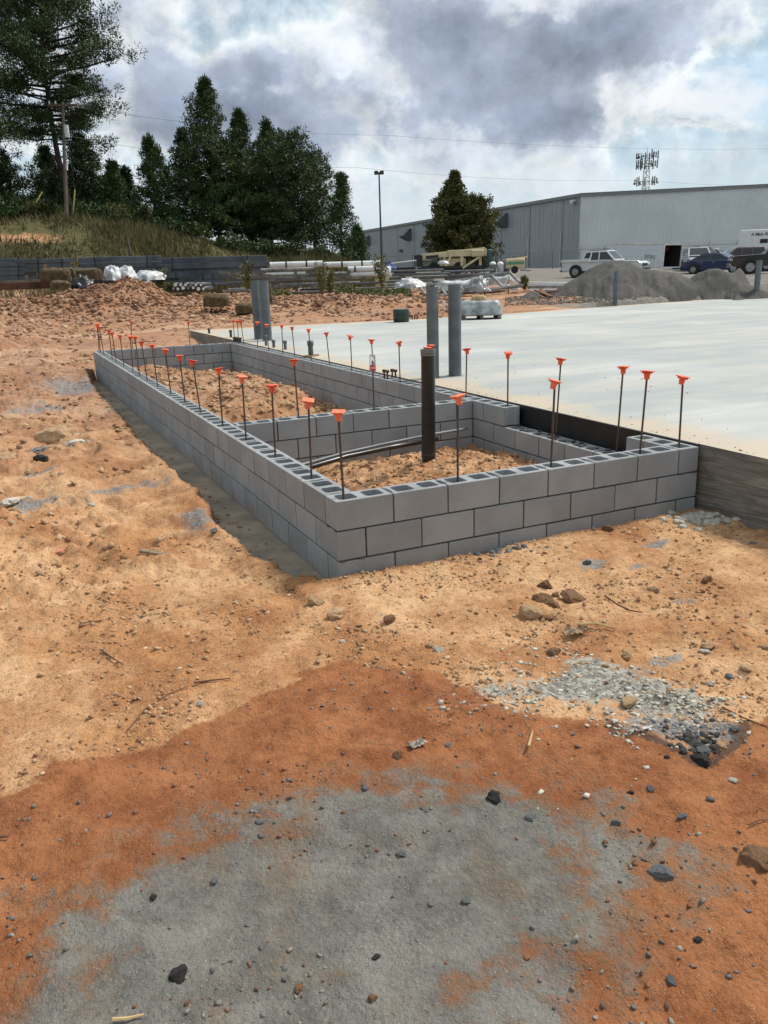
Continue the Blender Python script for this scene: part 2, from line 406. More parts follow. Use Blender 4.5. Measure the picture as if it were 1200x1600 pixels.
def ground_material():
    mt = bpy.data.materials.new('earth'); mt.use_nodes = True; t = NT(mt.node_tree); b = t.n['Principled BSDF']
    g = t.new('ShaderNodeNewGeometry'); PP = g.outputs['Position']
    n1 = t.noise(PP, 1.1, 6, .6); n2 = t.noise(PP, 5.0, 6, .65); n3 = t.noise(PP, 28, 5, .7); n4 = t.noise(PP, 140, 3, .7)
    v1 = t.vor(PP, 55.0); v2 = t.vor(PP, 160.0); vc = t.vor(PP, 160.0, out='Color')
    dry = t.mix(t.step(n1, .35, .68), (.37, .165, .070), (.60, .345, .175))
    dry = t.mix(t.step(n2, .38, .66), dry, t.mix(t.step(n1, .4, .6), (.51, .25, .105), (.72, .455, .25)))
    dry = t.mix(t.math('MULTIPLY', t.step(n3, .50, .68), .62), dry, (.21, .092, .042))
    dry = t.mix(t.math('MULTIPLY', t.step(n3, .44, .30), .4), dry, (.66, .45, .27))
    dry = t.mix(t.math('MULTIPLY', t.step(n4, .55, .75), .45), dry, (.62, .44, .27))
    dry = t.mix(t.math('MULTIPLY', t.step(n4, .47, .30), .6), dry, (.14, .066, .034))
    pink = t.mix(t.step(n2, .35, .65), (.31, .165, .098), (.47, .285, .18))
    pink = t.mix(t.math('MULTIPLY', t.step(n3, .52, .7), .45), pink, (.25, .13, .08))
    pink = t.mix(t.math('MULTIPLY', t.step(n1, .46, .60), .65), pink, (.36, .185, .095))
    mt_ = t.new('ShaderNodeMapping'); t.link(PP, mt_.inputs[0]); mt_.inputs['Rotation'].default_value = (0, 0, R(18)); mt_.inputs['Scale'].default_value = (.16, 1.0, 1)
    nt = t.noise(mt_.outputs[0], .8, 5, .6, .3); pink = t.mix(t.math('MULTIPLY', t.step(nt, .50, .62), .6), pink, (.56, .37, .24)); pink = t.mix(t.math('MULTIPLY', t.step(nt, .46, .36), .45), pink, (.24, .12, .07))
    pink = t.mix(t.math('MULTIPLY', t.step(n1, .48, .36), .5), pink, (.27, .155, .105))
    c = t.mix(t.attr('pink'), dry, pink)
    wet = t.mix(t.step(n2, .35, .65), (.255, .093, .038), (.385, .160, .068))
    wet = t.mix(t.math('MULTIPLY', t.step(n1, .45, .62), .5), wet, (.38, .17, .075))
    wet = t.mix(t.math('MULTIPLY', t.step(n3, .52, .70), .5), wet, (.12, .048, .024))
    wet = t.mix(t.math('MULTIPLY', t.step(n4, .60, .78), .4), wet, (.33, .21, .13))
    c = t.mix(t.attr('wet'), c, wet)
    gr = t.mix(t.step(n2, .33, .67), (.132, .126, .112), (.222, .214, .190))
    gr = t.mix(t.math('MULTIPLY', t.step(n1, .48, .66), .5), gr, (.255, .235, .205))
    gr = t.mix(t.math('MULTIPLY', t.step(n3, .52, .72), .5), gr, (.075, .070, .062))
    nb = t.noise(PP, 1.9, 6, .65, .4); gr = t.mix(t.math('MULTIPLY', t.step(nb, .50, .64), .62), gr, (.215, .150, .095))
    gr = t.mix(t.math('MULTIPLY', t.step(nb, .40, .32), .5), gr, (.285, .270, .235))
    gr = t.mix(t.math('MULTIPLY', t.step(n4, .58, .76), .5), gr, (.30, .285, .25))
    gm = t.math('MULTIPLY_ADD', t.math('SUBTRACT', n2, .5), 1.5, t.attr('grey'))
    gm = t.math('MULTIPLY_ADD', t.math('SUBTRACT', n3, .5), .5, gm)
    c = t.mix(t.math('MULTIPLY', t.step(gm, .28, .52), .55), c, (.19, .125, .080))
    c = t.mix(t.step(gm, .42, .72), c, gr)
    st = t.mix(t.step(n3, .4, .62), (.13, .14, .145), (.30, .31, .31))
    sm = t.math('MULTIPLY_ADD', t.math('SUBTRACT', n2, .5), 1.3, t.attr('stain'))
    sm = t.math('MULTIPLY_ADD', t.math('SUBTRACT', n3, .5), 2.0, sm)
    c = t.mix(t.math('MULTIPLY', t.step(sm, .42, .62), .85), c, st)
    ch = t.mix(t.step(n3, .4, .6), (.20, .19, .165), (.44, .42, .36))
    c = t.mix(t.step(t.math('MULTIPLY_ADD', t.math('SUBTRACT', n3, .5), 1.2, t.attr('chip')), .4, .65), c, ch)
    dk = t.math('MULTIPLY_ADD', t.math('SUBTRACT', n3, .5), 1.0, t.attr('wetrim'))
    c = t.mix(t.math('MULTIPLY', t.step(dk, .45, .7), .75), c, (.055, .045, .036))
    gs = t.mix(t.step(n3, .35, .65), (.050, .058, .020), (.150, .135, .060))
    gs = t.mix(t.math('MULTIPLY', t.step(n1, .45, .65), .6), gs, (.13, .085, .040))
    c = t.mix(t.step(t.math('MULTIPLY_ADD', t.math('SUBTRACT', n2, .5), 1.0, t.attr('grass')), .4, .6), c, gs)
    c = t.mix(t.attr('lot'), c, t.mix(t.step(n2, .4, .6), (.16, .15, .135), (.24, .22, .195)))
    # little single grains, some pale and some dark
    cs = t.new('ShaderNodeSeparateColor'); t.link(vc, cs.inputs[0])
    c = t.mix(t.math('MULTIPLY', t.math('MULTIPLY', t.step(cs.outputs[0], .93, .97), t.step(v2, .42, .3)), .40), c, (.55, .46, .34))
    c = t.mix(t.math('MULTIPLY', t.math('MULTIPLY', t.step(cs.outputs[1], .86, .93), t.step(v2, .42, .3)), .6), c, (.07, .06, .05))
    t.link(c, b.inputs['Base Color'])
    b.inputs['Roughness'].default_value = .95; b.inputs['Specular IOR Level'].default_value = .15
    h = t.math('MULTIPLY_ADD', n3, .7, t.math('MULTIPLY_ADD', n4, .35, t.math('MULTIPLY', t.math('SUBTRACT', 1.0, v1), .22)))
    bp = t.new('ShaderNodeBump'); bp.inputs['Distance'].default_value = .024; bp.inputs['Strength'].default_value = 1.0
    t.link(h, bp.inputs['Height']); t.link(bp.outputs[0], b.inputs['Normal'])
    return mt

def slab_material():
    mt = bpy.data.materials.new('slab_concrete'); mt.use_nodes = True; t = NT(mt.node_tree); b = t.n['Principled BSDF']
    g = t.new('ShaderNodeNewGeometry'); PP = g.outputs['Position']
    mp = t.new('ShaderNodeMapping'); t.link(PP, mp.inputs[0]); mp.inputs['Rotation'].default_value = (0, 0, R(24)); mp.inputs['Scale'].default_value = (.35, 1.3, 1)
    a = t.noise(mp.outputs[0], 1.1, 7, .62, .6); a2 = t.noise(PP, .35, 5, .55); n3 = t.noise(PP, 9, 5, .65); n4 = t.noise(PP, 90, 3, .6)
    c = t.mix(t.step(a, .36, .64), (.29, .31, .30), (.415, .415, .38))
    c = t.mix(t.math('MULTIPLY', t.step(a2, .45, .62), .35), c, (.60, .60, .57))
    c = t.mix(t.math('MULTIPLY', t.step(a, .62, .46), .35), c, (.38, .41, .42))
    dust = t.math('MULTIPLY_ADD', t.math('SUBTRACT', a, .5), 1.4, t.attr('dust'))
    c = t.mix(t.math('MULTIPLY', t.step(dust, .35, .85), .62), c, (.50, .39, .26))
    c = t.mix(t.math('MULTIPLY', t.step(n3, .60, .74), .12), c, (.42, .38, .32))
    c = t.mix(t.math('MULTIPLY', t.step(n4, .62, .75), .25), c, (.38, .36, .32))
    t.link(c, b.inputs['Base Color']); b.inputs['Roughness'].default_value = .75; b.inputs['Specular IOR Level'].default_value = .3
    bp = t.new('ShaderNodeBump'); bp.inputs['Distance'].default_value = .002; t.link(n3, bp.inputs['Height']); t.link(bp.outputs[0], b.inputs['Normal'])
    return mt
def formed_edge_material():
    mt = bpy.data.materials.new('formed_edge'); mt.use_nodes = True; t = NT(mt.node_tree); b = t.n['Principled BSDF']
    g = t.new('ShaderNodeNewGeometry'); PP = g.outputs['Position']
    mp = t.new('ShaderNodeMapping'); t.link(PP, mp.inputs[0]); mp.inputs['Scale'].default_value = (1, .8, 9)
    a = t.noise(mp.outputs[0], 3.2, 7, .7, .8); n2 = t.noise(PP, 1.6, 5, .6); n3 = t.noise(PP, 50, 4, .6)
    c = t.mix(t.step(a, .38, .64), (.125, .117, .100), (.245, .230, .200))
    c = t.mix(t.math('MULTIPLY', t.step(a, .62, .72), .8), c, (.36, .33, .27))
    c = t.mix(t.math('MULTIPLY', t.step(n2, .56, .66), .5), c, (.27, .25, .21))
    t.link(c, b.inputs['Base Color']); b.inputs['Roughness'].default_value = .85
    bp = t.new('ShaderNodeBump'); bp.inputs['Distance'].default_value = .006; t.link(a, bp.inputs['Height']); t.link(bp.outputs[0], b.inputs['Normal'])
    return mt
def block_material():
    mt = bpy.data.materials.new('concrete_block'); mt.use_nodes = True; t = NT(mt.node_tree); b = t.n['Principled BSDF']
    tcn = t.new('ShaderNodeTexCoord'); oi = t.new('ShaderNodeObjectInfo')
    va = t.new('ShaderNodeVectorMath', operation='ADD'); t.link(tcn.outputs['Object'], va.inputs[0]); t.link(oi.outputs['Location'], va.inputs[1]); O = va.outputs[0]
    n1 = t.noise(O, 2.2, 5, .6); n3 = t.noise(O, 130, 3, .7); v = t.vor(O, 240)
    c = t.mix(t.step(n1, .36, .66), (.272, .285, .290), (.328, .342, .348))
    c = t.mix(t.math('MULTIPLY', t.step(n3, .55, .72), .4), c, (.13, .13, .13))
    c = t.mix(t.math('MULTIPLY', t.step(n3, .42, .28), .35), c, (.40, .40, .385))
    hs = t.new('ShaderNodeHueSaturation'); t.link(c, hs.inputs['Color']); t.put(hs.inputs['Value'], t.math('MULTIPLY_ADD', oi.outputs['Random'], .16, .93)); c = hs.outputs[0]
    g = t.new('ShaderNodeNewGeometry'); sx = t.new('ShaderNodeSeparateXYZ'); t.link(g.outputs['Position'], sx.inputs[0])
    n4 = t.noise(g.outputs['Position'], 3.0, 6, .7)
    low = t.math('MULTIPLY', t.step(sx.outputs[2], .20, .04), t.step(n4, .42, .62))
    c = t.mix(t.math('MULTIPLY', low, .45), c, (.30, .19, .11))
    spot = t.noise(g.outputs['Position'], 5.5, 5, .65)
    c = t.mix(t.math('MULTIPLY', t.step(spot, .66, .76), .5), c, (.38, .26, .16))
    sm2 = t.noise(g.outputs['Position'], 13, 6, .7); c = t.mix(t.math('MULTIPLY', t.step(sm2, .60, .72), .30), c, (.40, .40, .385)); c = t.mix(t.math('MULTIPLY', t.step(sm2, .40, .28), .25), c, (.17, .17, .165))
    t.link(c, b.inputs['Base Color']); b.inputs['Roughness'].default_value = .95; b.inputs['Specular IOR Level'].default_value = .2
    bp = t.new('ShaderNodeBump'); bp.inputs['Distance'].default_value = .0022; bp.inputs['Strength'].default_value = .8
    t.link(t.math('ADD', n3, v), bp.inputs['Height']); t.link(bp.outputs[0], b.inputs['Normal'])
    return mt
def leaf_material(name, c1, c2, rough=.6):
    mt = bpy.data.materials.new(name); mt.use_nodes = True; t = NT(mt.node_tree); b = t.n['Principled BSDF']
    g = t.new('ShaderNodeNewGeometry'); n = t.noise(g.outputs['Position'], .55, 3, .6)
    f = t.math('MULTIPLY_ADD', g.outputs['Random Per Island'], .5, t.math('MULTIPLY_ADD', n, 1.6, -.55), clamp=True)
    c = t.mix(f, c1, c2); t.link(c, b.inputs['Base Color']); b.inputs['Roughness'].default_value = rough
    b.inputs['Specular IOR Level'].default_value = .25
    return mt
def stone_material(name, stops, scale=1.0):
    mt = bpy.data.materials.new(name); mt.use_nodes = True; t = NT(mt.node_tree); b = t.n['Principled BSDF']
    g = t.new('ShaderNodeNewGeometry'); n = t.noise(g.outputs['Position'], 60, 4, .6)
    c = t.ramp(g.outputs['Random Per Island'], stops)
    c = t.mix(t.math('MULTIPLY', t.step(n, .45, .7), .35), c, (.12, .09, .07))
    t.link(c, b.inputs['Base Color']); b.inputs['Roughness'].default_value = .9; b.inputs['Specular IOR Level'].default_value = .2
    return mt
M_EARTH = ground_material(); M_SLAB = slab_material(); M_EDGE = formed_edge_material(); M_BLOCK = block_material()
M_MORT = pbr('mortar', (.075, .074, .070), .95, var=.2, scale=14, bump=.003, bscale=90)
M_FOOT = pbr('footing_concrete', (.34, .275, .195), .9, var=.3, scale=2.2, bump=.006, bscale=25, col2=(.20, .172, .13))
M_MEMB = pbr('black_membrane', (.010, .010, .010), .45, var=.3, scale=5, bump=.004, bscale=12)
M_STEEL = pbr('rebar_steel', (.060, .052, .046), .6, .4, scale=30, col2=(.12, .060, .035))
M_CAP = pbr('orange_plastic', (.80, .110, .035), .5, var=.12, scale=20, rnd=.10)
M_CAPF = pbr('sunfaded_orange_plastic', (.80, .20, .10), .6, var=.1, scale=20)
M_PIPE = pbr('grey_pvc', (.105, .125, .135), .45, var=.12, scale=5, rnd=.05)
M_BPIPE = pbr('black_pipe', (.009, .009, .009), .30, var=.3, scale=8, col2=(.018, .016, .014), bump=.001, bscale=30)
M_CLAMP = pbr('clamp', (.22, .21, .20), .5, .6)
M_HOSE = pbr('conduit', (.20, .22, .23), .5, var=.1)
M_WOOD = pbr('weathered_wood', (.30, .21, .13), .9, var=.25, scale=8, col2=(.17, .12, .08))
M_WOODG = pbr('grey_wood', (.185, .175, .16), .9, var=.3, scale=3, col2=(.085, .08, .072))
M_TAN = pbr('tan_rock', (.50, .34, .19), .95, var=.2, scale=14, bump=.006, bscale=30, col2=(.33, .20, .105), rnd=.12)
M_BROWN = pbr('brown_clod', (.235, .125, .062), .95, var=.2, scale=18, bump=.008, bscale=40, rnd=.15)
M_GROCK = pbr('blue_grey_rock', (.135, .142, .148), .9, var=.2, scale=16, bump=.005, bscale=40, rnd=.2)
M_DROCK = pbr('dark_clod', (.035, .032, .028), .95, var=.2, scale=18, bump=.008, bscale=40, rnd=.2)
M_PALE = pbr('pale_rock', (.48, .45, .38), .95, var=.15, scale=16, bump=.005, bscale=40, rnd=.15)

# ------------------------------------------------------------------ the ground sheet
def graded(lo, hi, step, a, b, rlo, rhi, cap=60.0):
    mid = np.arange(lo, hi, step); out = [mid]
    for sgn, e, r in ((1, b, rhi), (-1, a, rlo)):
        x = mid[-1] if sgn > 0 else mid[0]; s = step; L = []
        while (x < e) if sgn > 0 else (x > e):
            s = min(s*(1+r), cap); x += sgn*s; L.append(x)
        out.append(np.array(L))
    return np.sort(np.concatenate(out))
def y_lines():
    L = list(np.arange(-3.9, -.3, .016)); y = L[-1]; s = .016
    while y < 24: s = .016+.0042*(y+.3); y += s; L.append(y)
    while y < 70: s = min(s*1.02, .55); y += s; L.append(y)
    while y < 3000: s *= 1.12; y += s; L.append(y)
    y = -3.9; s = .03
    while y > -300: s *= 1.25; y -= s; L.append(y)
    return np.sort(np.array(L))
gx = graded(-2.8, 3.2, .018, -1500, 3000, .035, .022, 60.0); gy = y_lines()
XX, YY = np.meshgrid(gx, gy); X = XX.ravel(); Y = YY.ravel()
Z = Hs(X, Y); nx, ny = len(gx), len(gy)
I = np.arange(nx*ny).reshape(ny, nx)
F = np.stack([I[:-1, :-1].ravel(), I[:-1, 1:].ravel(), I[1:, 1:].ravel(), I[1:, :-1].ravel()], 1)
me = np_mesh('ground', np.stack([X, Y, Z], 1), F, True)
def setattr_f(me, name, val):
    a = me.attributes.new(name, 'FLOAT', 'POINT'); a.data.foreach_set('value', np.asarray(val, np.float32))
dd = np.hypot(X-CAM[0], Y-CAM[1]); bb = bearing(X, Y)
ed = fbm(X, Y, 3.5, 6, .62, 200)*.16
wsd = poly_sd(X, Y, WET)+ed*.55
setattr_f(me, 'wet', np.where(dd < 12, sstep(wsd, -.006, .012), 0))
gsd = poly_sd(X, Y, GREY)
setattr_f(me, 'grey', np.where(dd < 12, np.clip(.5+(gsd-.05+ed*.85)*1.35, 0, 1.15), 0))
csd = poly_sd(X, Y, CHIP)
setattr_f(me, 'chip', np.where(dd < 12, np.clip(.42+(csd+ed*.9)*3, 0, .8), 0))
msd = poly_sd(X, Y, MORT)
st = np.where(dd < 12, np.clip(.45+msd*6, 0, .9), 0)
for (sx, sy, a, b) in stains: st = np.maximum(st, .80*np.exp(-((X-sx)/(a*1.3))**2-((Y-sy)/(b*1.3))**2))
inside = (X > .1)*(X < 2.95)*(Y > .1)*(Y < WY)
setattr_f(me, 'stain', st*(1-inside))
rim = np.where(dd < 12, np.exp(-((msd+.03)/.05)**2)*.75*(wsd > -.02), 0)
setattr_f(me, 'wetrim', rim)
setattr_f(me, 'pink', sstep(dd, 4, 17)*(1-sstep(dd, 50, 60)))
hz = np.interp(bb, HILL_B, HILL_Z)
grass = sstep(dd, 46, 51)*(bb < 30)
bare1 = np.exp(-((bb-.5)/3.0)**2)*np.exp(-((dd-49.0)/2.0)**2)*.75+np.exp(-((bb-2.3)/4.0)**2)*np.exp(-((dd-56)/1.2)**2)*.65
bare1 = bare1 + np.exp(-((bb-5)/8)**2)*np.exp(-((dd-48)/1.0)**2)*.5
setattr_f(me, 'grass', np.clip(grass*1.0-bare1, 0, 1))
setattr_f(me, 'lot', np.maximum(sstep(dd, 44, 50)*sstep(bb, 24, 30), sstep(dd+fbm(X, Y, .4, 4, .6, 210)*3, 28, 30)*sstep(bb+fbm(X, Y, .5, 4, .6, 211)*4, 36, 39)))
link('ground', me, M_EARTH, kind='structure')

# ------------------------------------------------------------------ slab and footing
slab = empty('slab', None, None); slab['kind'] = 'structure'
sv_ = [(x, y) for x, y in SLAB]
mb = MB(); n = len(sv_)
# top as a grid so that the dust mask can vary
tx = np.concatenate([np.arange(3.10, 12, .25), np.arange(12, 60.01, 1.0)]); ty = np.concatenate([np.arange(-14, 17.4, .3)])
farY = lambda x: np.interp(x, [3.1, 9.3, 13, 18, 26, 60], [18.45, 17.55, 17.7, 18.6, 19.8, 26])
TY = [None]*len(tx); rows = 80
V = []; 
for i, x in enumerate(tx):
    yy = np.linspace(-14, farY(x), rows)
    for y in yy: V.append((x, y, HT+.0))
V = np.array(V); I = np.arange(len(tx)*rows).reshape(len(tx), rows)
F = np.stack([I[:-1, :-1].ravel(), I[1:, :-1].ravel(), I[1:, 1:].ravel(), I[:-1, 1:].ravel()], 1)
me = np_mesh('slab_top', V, F, False)
dE = V[:, 0]-3.1; dF = farY(V[:, 0])-V[:, 1]
dust = .75*np.exp(-(dE/.55)**2)+.85*np.exp(-(dF/.7)**2)+.35*np.exp(-(dE/2.2)**2)*sstep(V[:, 1], 2, -3) + fbm(V[:, 0], V[:, 1], .6, 4, .6, 300)*.35+.1
setattr_f(me, 'dust', np.clip(dust, 0, 1))
link('slab_surface', me, M_SLAB, slab)
mb = MB(); mb.add([(x, y, HT-.004) for x, y in sv_]+[(x, y, -.3) for x, y in sv_], [((i+1) % n, i, n+i, n+(i+1) % n) for i in range(n)])
mb.build('slab_edge', M_EDGE, slab)
mb = MB().box((3.083, 1.7, .36), (.02, 3.3, .50)).box((3.080, 3.4, .33), (.016, .4, .46))
mb.build('membrane', M_MEMB, slab)
ft = MB()
ft.box((-.07, 6.7, -.12), (.75, 14.1, .24)); ft.box((1.45, -.0, -.14), (3.4, .6, .24)); ft.box((2.92, 6.9, -.13), (.5, 13.6, .24)); ft.box((1.5, WY-.1, -.135), (3.2, .6, .24)); ft.box((1.5, 3.15, -.145), (3., .6, .24))
ft.build('footing', M_FOOT, kind='structure')

# ------------------------------------------------------------------ block walls
def block_mesh(name, length, cells, notch=True):
    J = .0115; hx = (length-J)/2; hy = (MB_-J)/2; h = MB_-J; c = .003
    bm = bmesh.new()
    def loop(pts, z): return [bm.verts.new((x, y, z)) for x, y in pts]
    if notch:
        nd, ny_ = .012, .055
        outer = [(-hx, -hy), (hx, -hy), (hx, -ny_), (hx-nd, -ny_+.012), (hx-nd, ny_-.012), (hx, ny_), (hx, hy), (-hx, hy), (-hx, ny_), (-hx+nd, ny_-.012), (-hx+nd, -ny_+.012), (-hx, -ny_)]
    else:
        outer = [(-hx, -hy), (hx, -hy), (hx, hy), (-hx, hy)]
    def inset(pts, k): return [(x-math.copysign(k, x), y-math.copysign(k, y)) for x, y in pts]
    holes = []
    for (c0, wd) in cells:
        a = wd/2; b_ = .064; q = .016
        holes.append([(c0-a+q, -b_), (c0+a-q, -b_), (c0+a, -b_+q), (c0+a, b_-q), (c0+a-q, b_), (c0-a+q, b_), (c0-a, b_-q), (c0-a, -b_+q)])
    for top in (True, False):
        z = h if top else 0.0; zs = h-c if top else c
        o_in = loop(inset(outer, c), z); o_out = loop(outer, zs); edges = []
        no = len(outer)
        for i in range(no):
            j = (i+1) % no
            edges.append(bm.edges.new((o_in[i], o_in[j])))
            bm.faces.new((o_in[i], o_in[j], o_out[j], o_out[i]))
        hl = []
        for hp in holes:
            L = loop(hp, z); hl.append(L)
            for i in range(8): edges.append(bm.edges.new((L[i], L[(i+1) % 8])))
        bmesh.ops.triangle_fill(bm, edges=edges, use_beauty=True, use_dissolve=False)
        if top: T_out, T_h = o_out, hl
        else: B_out, B_h = o_out, hl
    for i in range(len(outer)):
        j = (i+1) % len(outer); bm.faces.new((T_out[i], T_out[j], B_out[j], B_out[i]))
    for a, b_ in zip(T_h, B_h):
        for i in range(8): bm.faces.new((a[i], a[(i+1) % 8], b_[(i+1) % 8], b_[i]))
    bmesh.ops.recalc_face_normals(bm, faces=bm.faces)
    me = bpy.data.meshes.new(name); bm.to_mesh(me); bm.free(); me.materials.append(M_BLOCK); return me
FULL = [block_mesh('block', ML, [(-.093, .128), (.093, .128)]), block_mesh('block', ML, [(-.094, .124), (.094, .131)])]
CORN = block_mesh('block', ML, [(-.093, .128), (.093, .128)], False)
HALF = block_mesh('half_block', MB_, [(0, .128)], False)
wall = empty('block_wall', 'grey concrete block foundation wall, three courses high around two dirt-filled compartments', 'wall')
mort = MB(); used_joint = set()
def put_block(kind, cx, cy, z, alongx):
    me = {'F': random.choice(FULL), 'C': CORN, 'H': HALF}[kind]
    rz = (0 if alongx else math.pi/2) + (math.pi if random.random() < .5 else 0)
    link('block', me, None, wall, loc=(cx+random.gauss(0, .0007), cy+random.gauss(0, .0007), z+.0045+random.gauss(0, .0005)), rot=(0, 0, rz+random.gauss(0, .0018)))
def run(alongx, fixed, s0, seq, k, skip=()):
    """lay seq of 'F'/'H'/'C' from s0 along an axis; fixed = centre line of the wall"""
    z = k*MB_; s = s0
    for i, q in enumerate(seq):
        L = MB_ if q == 'H' else ML
        if i in skip: s += L; continue
        c = s+L/2
        put_block(q, c if alongx else fixed, fixed if alongx else c, z, alongx)
        # head joint at the start of this block, bed joints below it: mortar on the face shells
        tj = .004 if k < 2 else .012
        hd = MB_-tj
        for sg in (-1, 1):
            off = sg*(.0965-.020-.012)
            e = (.0094, .036, hd-.002) if alongx else (.036, .0094, hd-.002)
            if i > 0 and (i-1) not in skip:
                p = (s, fixed+off, z+hd/2) if alongx else (fixed+off, s, z+hd/2)
                mort.box(p, e)
            e2 = (L+.002, .036, .0088) if alongx else (.036, L+.002, .0088)
            p2 = (c, fixed+off, z) if alongx else (fixed+off, c, z)
            mort.box(p2, e2)
        if alongx: mort.box((c, fixed, z), (.03, .14, .008))
        else: mort.box((fixed, c, z), (.14, .03, .008))
        s += L
hc = MB_/2
for k in range(3):
    ev = (k % 2 == 0)
    if ev:
        run(True, hc, 0, ['C']+['F']*6, k)
        run(False, hc, MB_, ['F']*32, k)
        if k == 2:
            run(False, WX-hc, 0, ['C', 'H', 'H']+['F']*30+['H'][:0]+['F'], k, skip=tuple([2]+list(range(3, 8))[:4]))
        else: run(False, WX-hc, 0, ['C']+['F']*31+['H'], k)
        run(True, WY-hc, 0, ['C']+['F']*6+['H'], k)
    else:
        run(True, hc, MB_, ['F']*6+['C'], k)
        run(False, hc, 0, ['C']+['F']*31+['C'], k)
        run(False, WX-hc, MB_, ['F']*32+['H'], k)
        run(True, WY-hc, MB_, ['F']*6+['H'], k)
    run(True, 7.5*ML+hc, MB_, (['F']*6+['H']) if ev else (['H']+['F']*6), k)
mort.build('mortar', M_MORT, wall)
sm = MB()                              # squeezed-out mortar lumps on the exposed webs
for i in range(16):
    sm.ball((WX-hc+random.uniform(-.07, .07), .8+i*.105+random.uniform(-.03, .03), 2*MB_+.004), (random.uniform(.015, .04), random.uniform(.012, .03), .009), 6, 4)
sm.build('mortar_lump', M_MORT, wall)

# ------------------------------------------------------------------ rebars with caps
def cap_mesh():
    mb = MB()
    mb.box((0, 0, .0), (.068, .068, .007), ch=.002)
    mb.lathe([(.0, -.002), (.019, -.004), (.021, -.012), (.0165, -.040), (.0175, -.046), (.0155, -.052), (.010, -.052), (.009, -.02)], n=14)
    for a in range(4):
        an = a*math.pi/2+math.pi/4
        mb.box((.024*math.cos(an), .024*math.sin(an), -.009), (.018, .003, .012), rz=an)
    return mb.mesh('safety_cap')
CAPM = cap_mesh(); CAPM.materials.append(M_CAP); CAPF = cap_mesh(); CAPF.materials.append(M_CAPF)
def rod_mesh(L):
    mb = MB(); n = 8; pr = []
    z = 0; k = 0
    while z < L:
        pr += [(.0066, z), (.0066, min(z+.011, L)), (.0080, min(z+.013, L)), (.0080, min(z+.016, L))]; z += .018
    pr.append((0, L)); mb.lathe(pr, n=n); return mb.mesh('rod', True)
ROD = rod_mesh(1.0); ROD.materials.append(M_STEEL)
first_rb = [None]
def rebar(x, y, zb, h, dx, label, group, capm=None, cap=True):
    t = empty('rebar', label, 'rebar', (x, y, zb-.25), 0, group)
    if cap: pass
    h2 = h+.25; ax = math.atan2(dx, h)
    t.rotation_euler = (random.gauss(0, .010), ax, 0)
    r = link('rod', ROD, None, t); r.scale = (1.12, 1.12, h2-.004); r.rotation_euler = (0, 0, random.uniform(0, 6))
    if cap:
        c = link('safety_cap', capm or CAPM, None, t, loc=(0, 0, h2), rot=(random.gauss(0, .09), random.gauss(0, .09)-ax, random.uniform(-.5, .5))); c.scale = (1.22, 1.22, 1.15)
    return t
ordn = ['first', 'second', 'third', 'fourth', 'fifth', 'sixth', 'seventh', 'eighth', 'ninth', 'tenth', 'eleventh', 'twelfth', 'thirteenth', 'fourteenth', 'fifteenth', 'sixteenth', 'seventeenth', 'eighteenth']
LW = [(.10, .546, -.011), (.71, .539, .008), (1.54, .553, .009), (2.38, .539, .009), (3.20, .536, .005), (4.06, .546, -.032), (4.88, .533, -.011), (5.71, .545, -.011), (6.59, .547, -.019),
      (7.38, .538, -.024), (8.13, .567, 0), (8.79, .540, .016), (9.70, .503, -.006), (10.58, .501, -.015), (11.17, .516, 0), (12.26, .527, -.028), (12.96, .532, .005), (13.30, .544, .03)]
for i, (y, h, dx) in enumerate(LW):
    lb = ('rebar with pinkish faded orange cap standing in the near front corner block' if i == 0 else
          'orange capped rebar in the long left wall, %s one back from the near corner rebar' % ordn[i-1])
    if i == len(LW)-1: lb = 'orange capped rebar at the far left corner of the block wall'
    rebar(.10, y, HT, h, dx, lb, 'capped rebars in the long left wall', CAPF if i in (0, 1, 3) else CAPM)
RW = [(13.20, .450, -.007), (12.90, .458, .004), (12.44, .464, -.028), (11.55, .478, .027), (10.74, .465, -.012), (9.92, .483, .013), (9.21, .483, -.021), (8.37, .490, -.024), (7.53, .474, -.03),
      (6.67, .468, -.001), (5.89, .459, -.007), (5.05, .475, -.001), (4.22, .488, .009), (3.38, .500, .012)]
for i, (y, h, dx) in enumerate(RW):
    rebar(WX-hc, y, HT, h+.02, dx, 'orange capped rebar in the right wall beside the slab, %s one from its far end' % ordn[i], 'capped rebars in the right wall')
rebar(WX-hc, .11, HT, .535, -.017, 'rightmost orange capped rebar, in the wall end touching the slab', 'capped rebars in the right wall')
rebar(.94, .10, HT, .569, -.003, 'orange capped rebar in the front wall just right of the black standpipe', 'capped rebars in the front wall', CAPF)
rebar(1.71, .10, HT, .601, .017, 'orange capped rebar in the middle of the front wall', 'capped rebars in the front wall', CAPF)
rebar(2.53, .10, HT, .603, .029, 'leaning orange capped rebar in the right part of the front wall', 'capped rebars in the front wall')
rebar(.88, 3.17, HT, .568, -.017, 'orange capped rebar in the left part of the cross wall', 'capped rebars in the cross wall')
rebar(1.71, 3.17, HT, .50, .006, 'capless rebar in the cross wall with a plastic bottle pushed over it', 'capped rebars in the cross wall', cap=False)
rebar(2.37, 3.17, HT, .588, -.011, 'orange capped rebar in the cross wall behind the black standpipe', 'capped rebars in the cross wall')
rebar(.77, WY-hc, HT, .55, .03, 'orange capped rebar in the far wall near its left corner', 'capped rebars in the far wall')
rebar(1.98, WY-hc, HT, .483, .011, 'orange capped rebar in the far wall left of the slab corner', 'capped rebars in the far wall')
rebar(WX-hc, 2.52, 2*MB_, .744, -.006, 'long orange capped rebar in the lowered wall part next to the raised blocks', 'long rebars in the lowered part of the right wall')
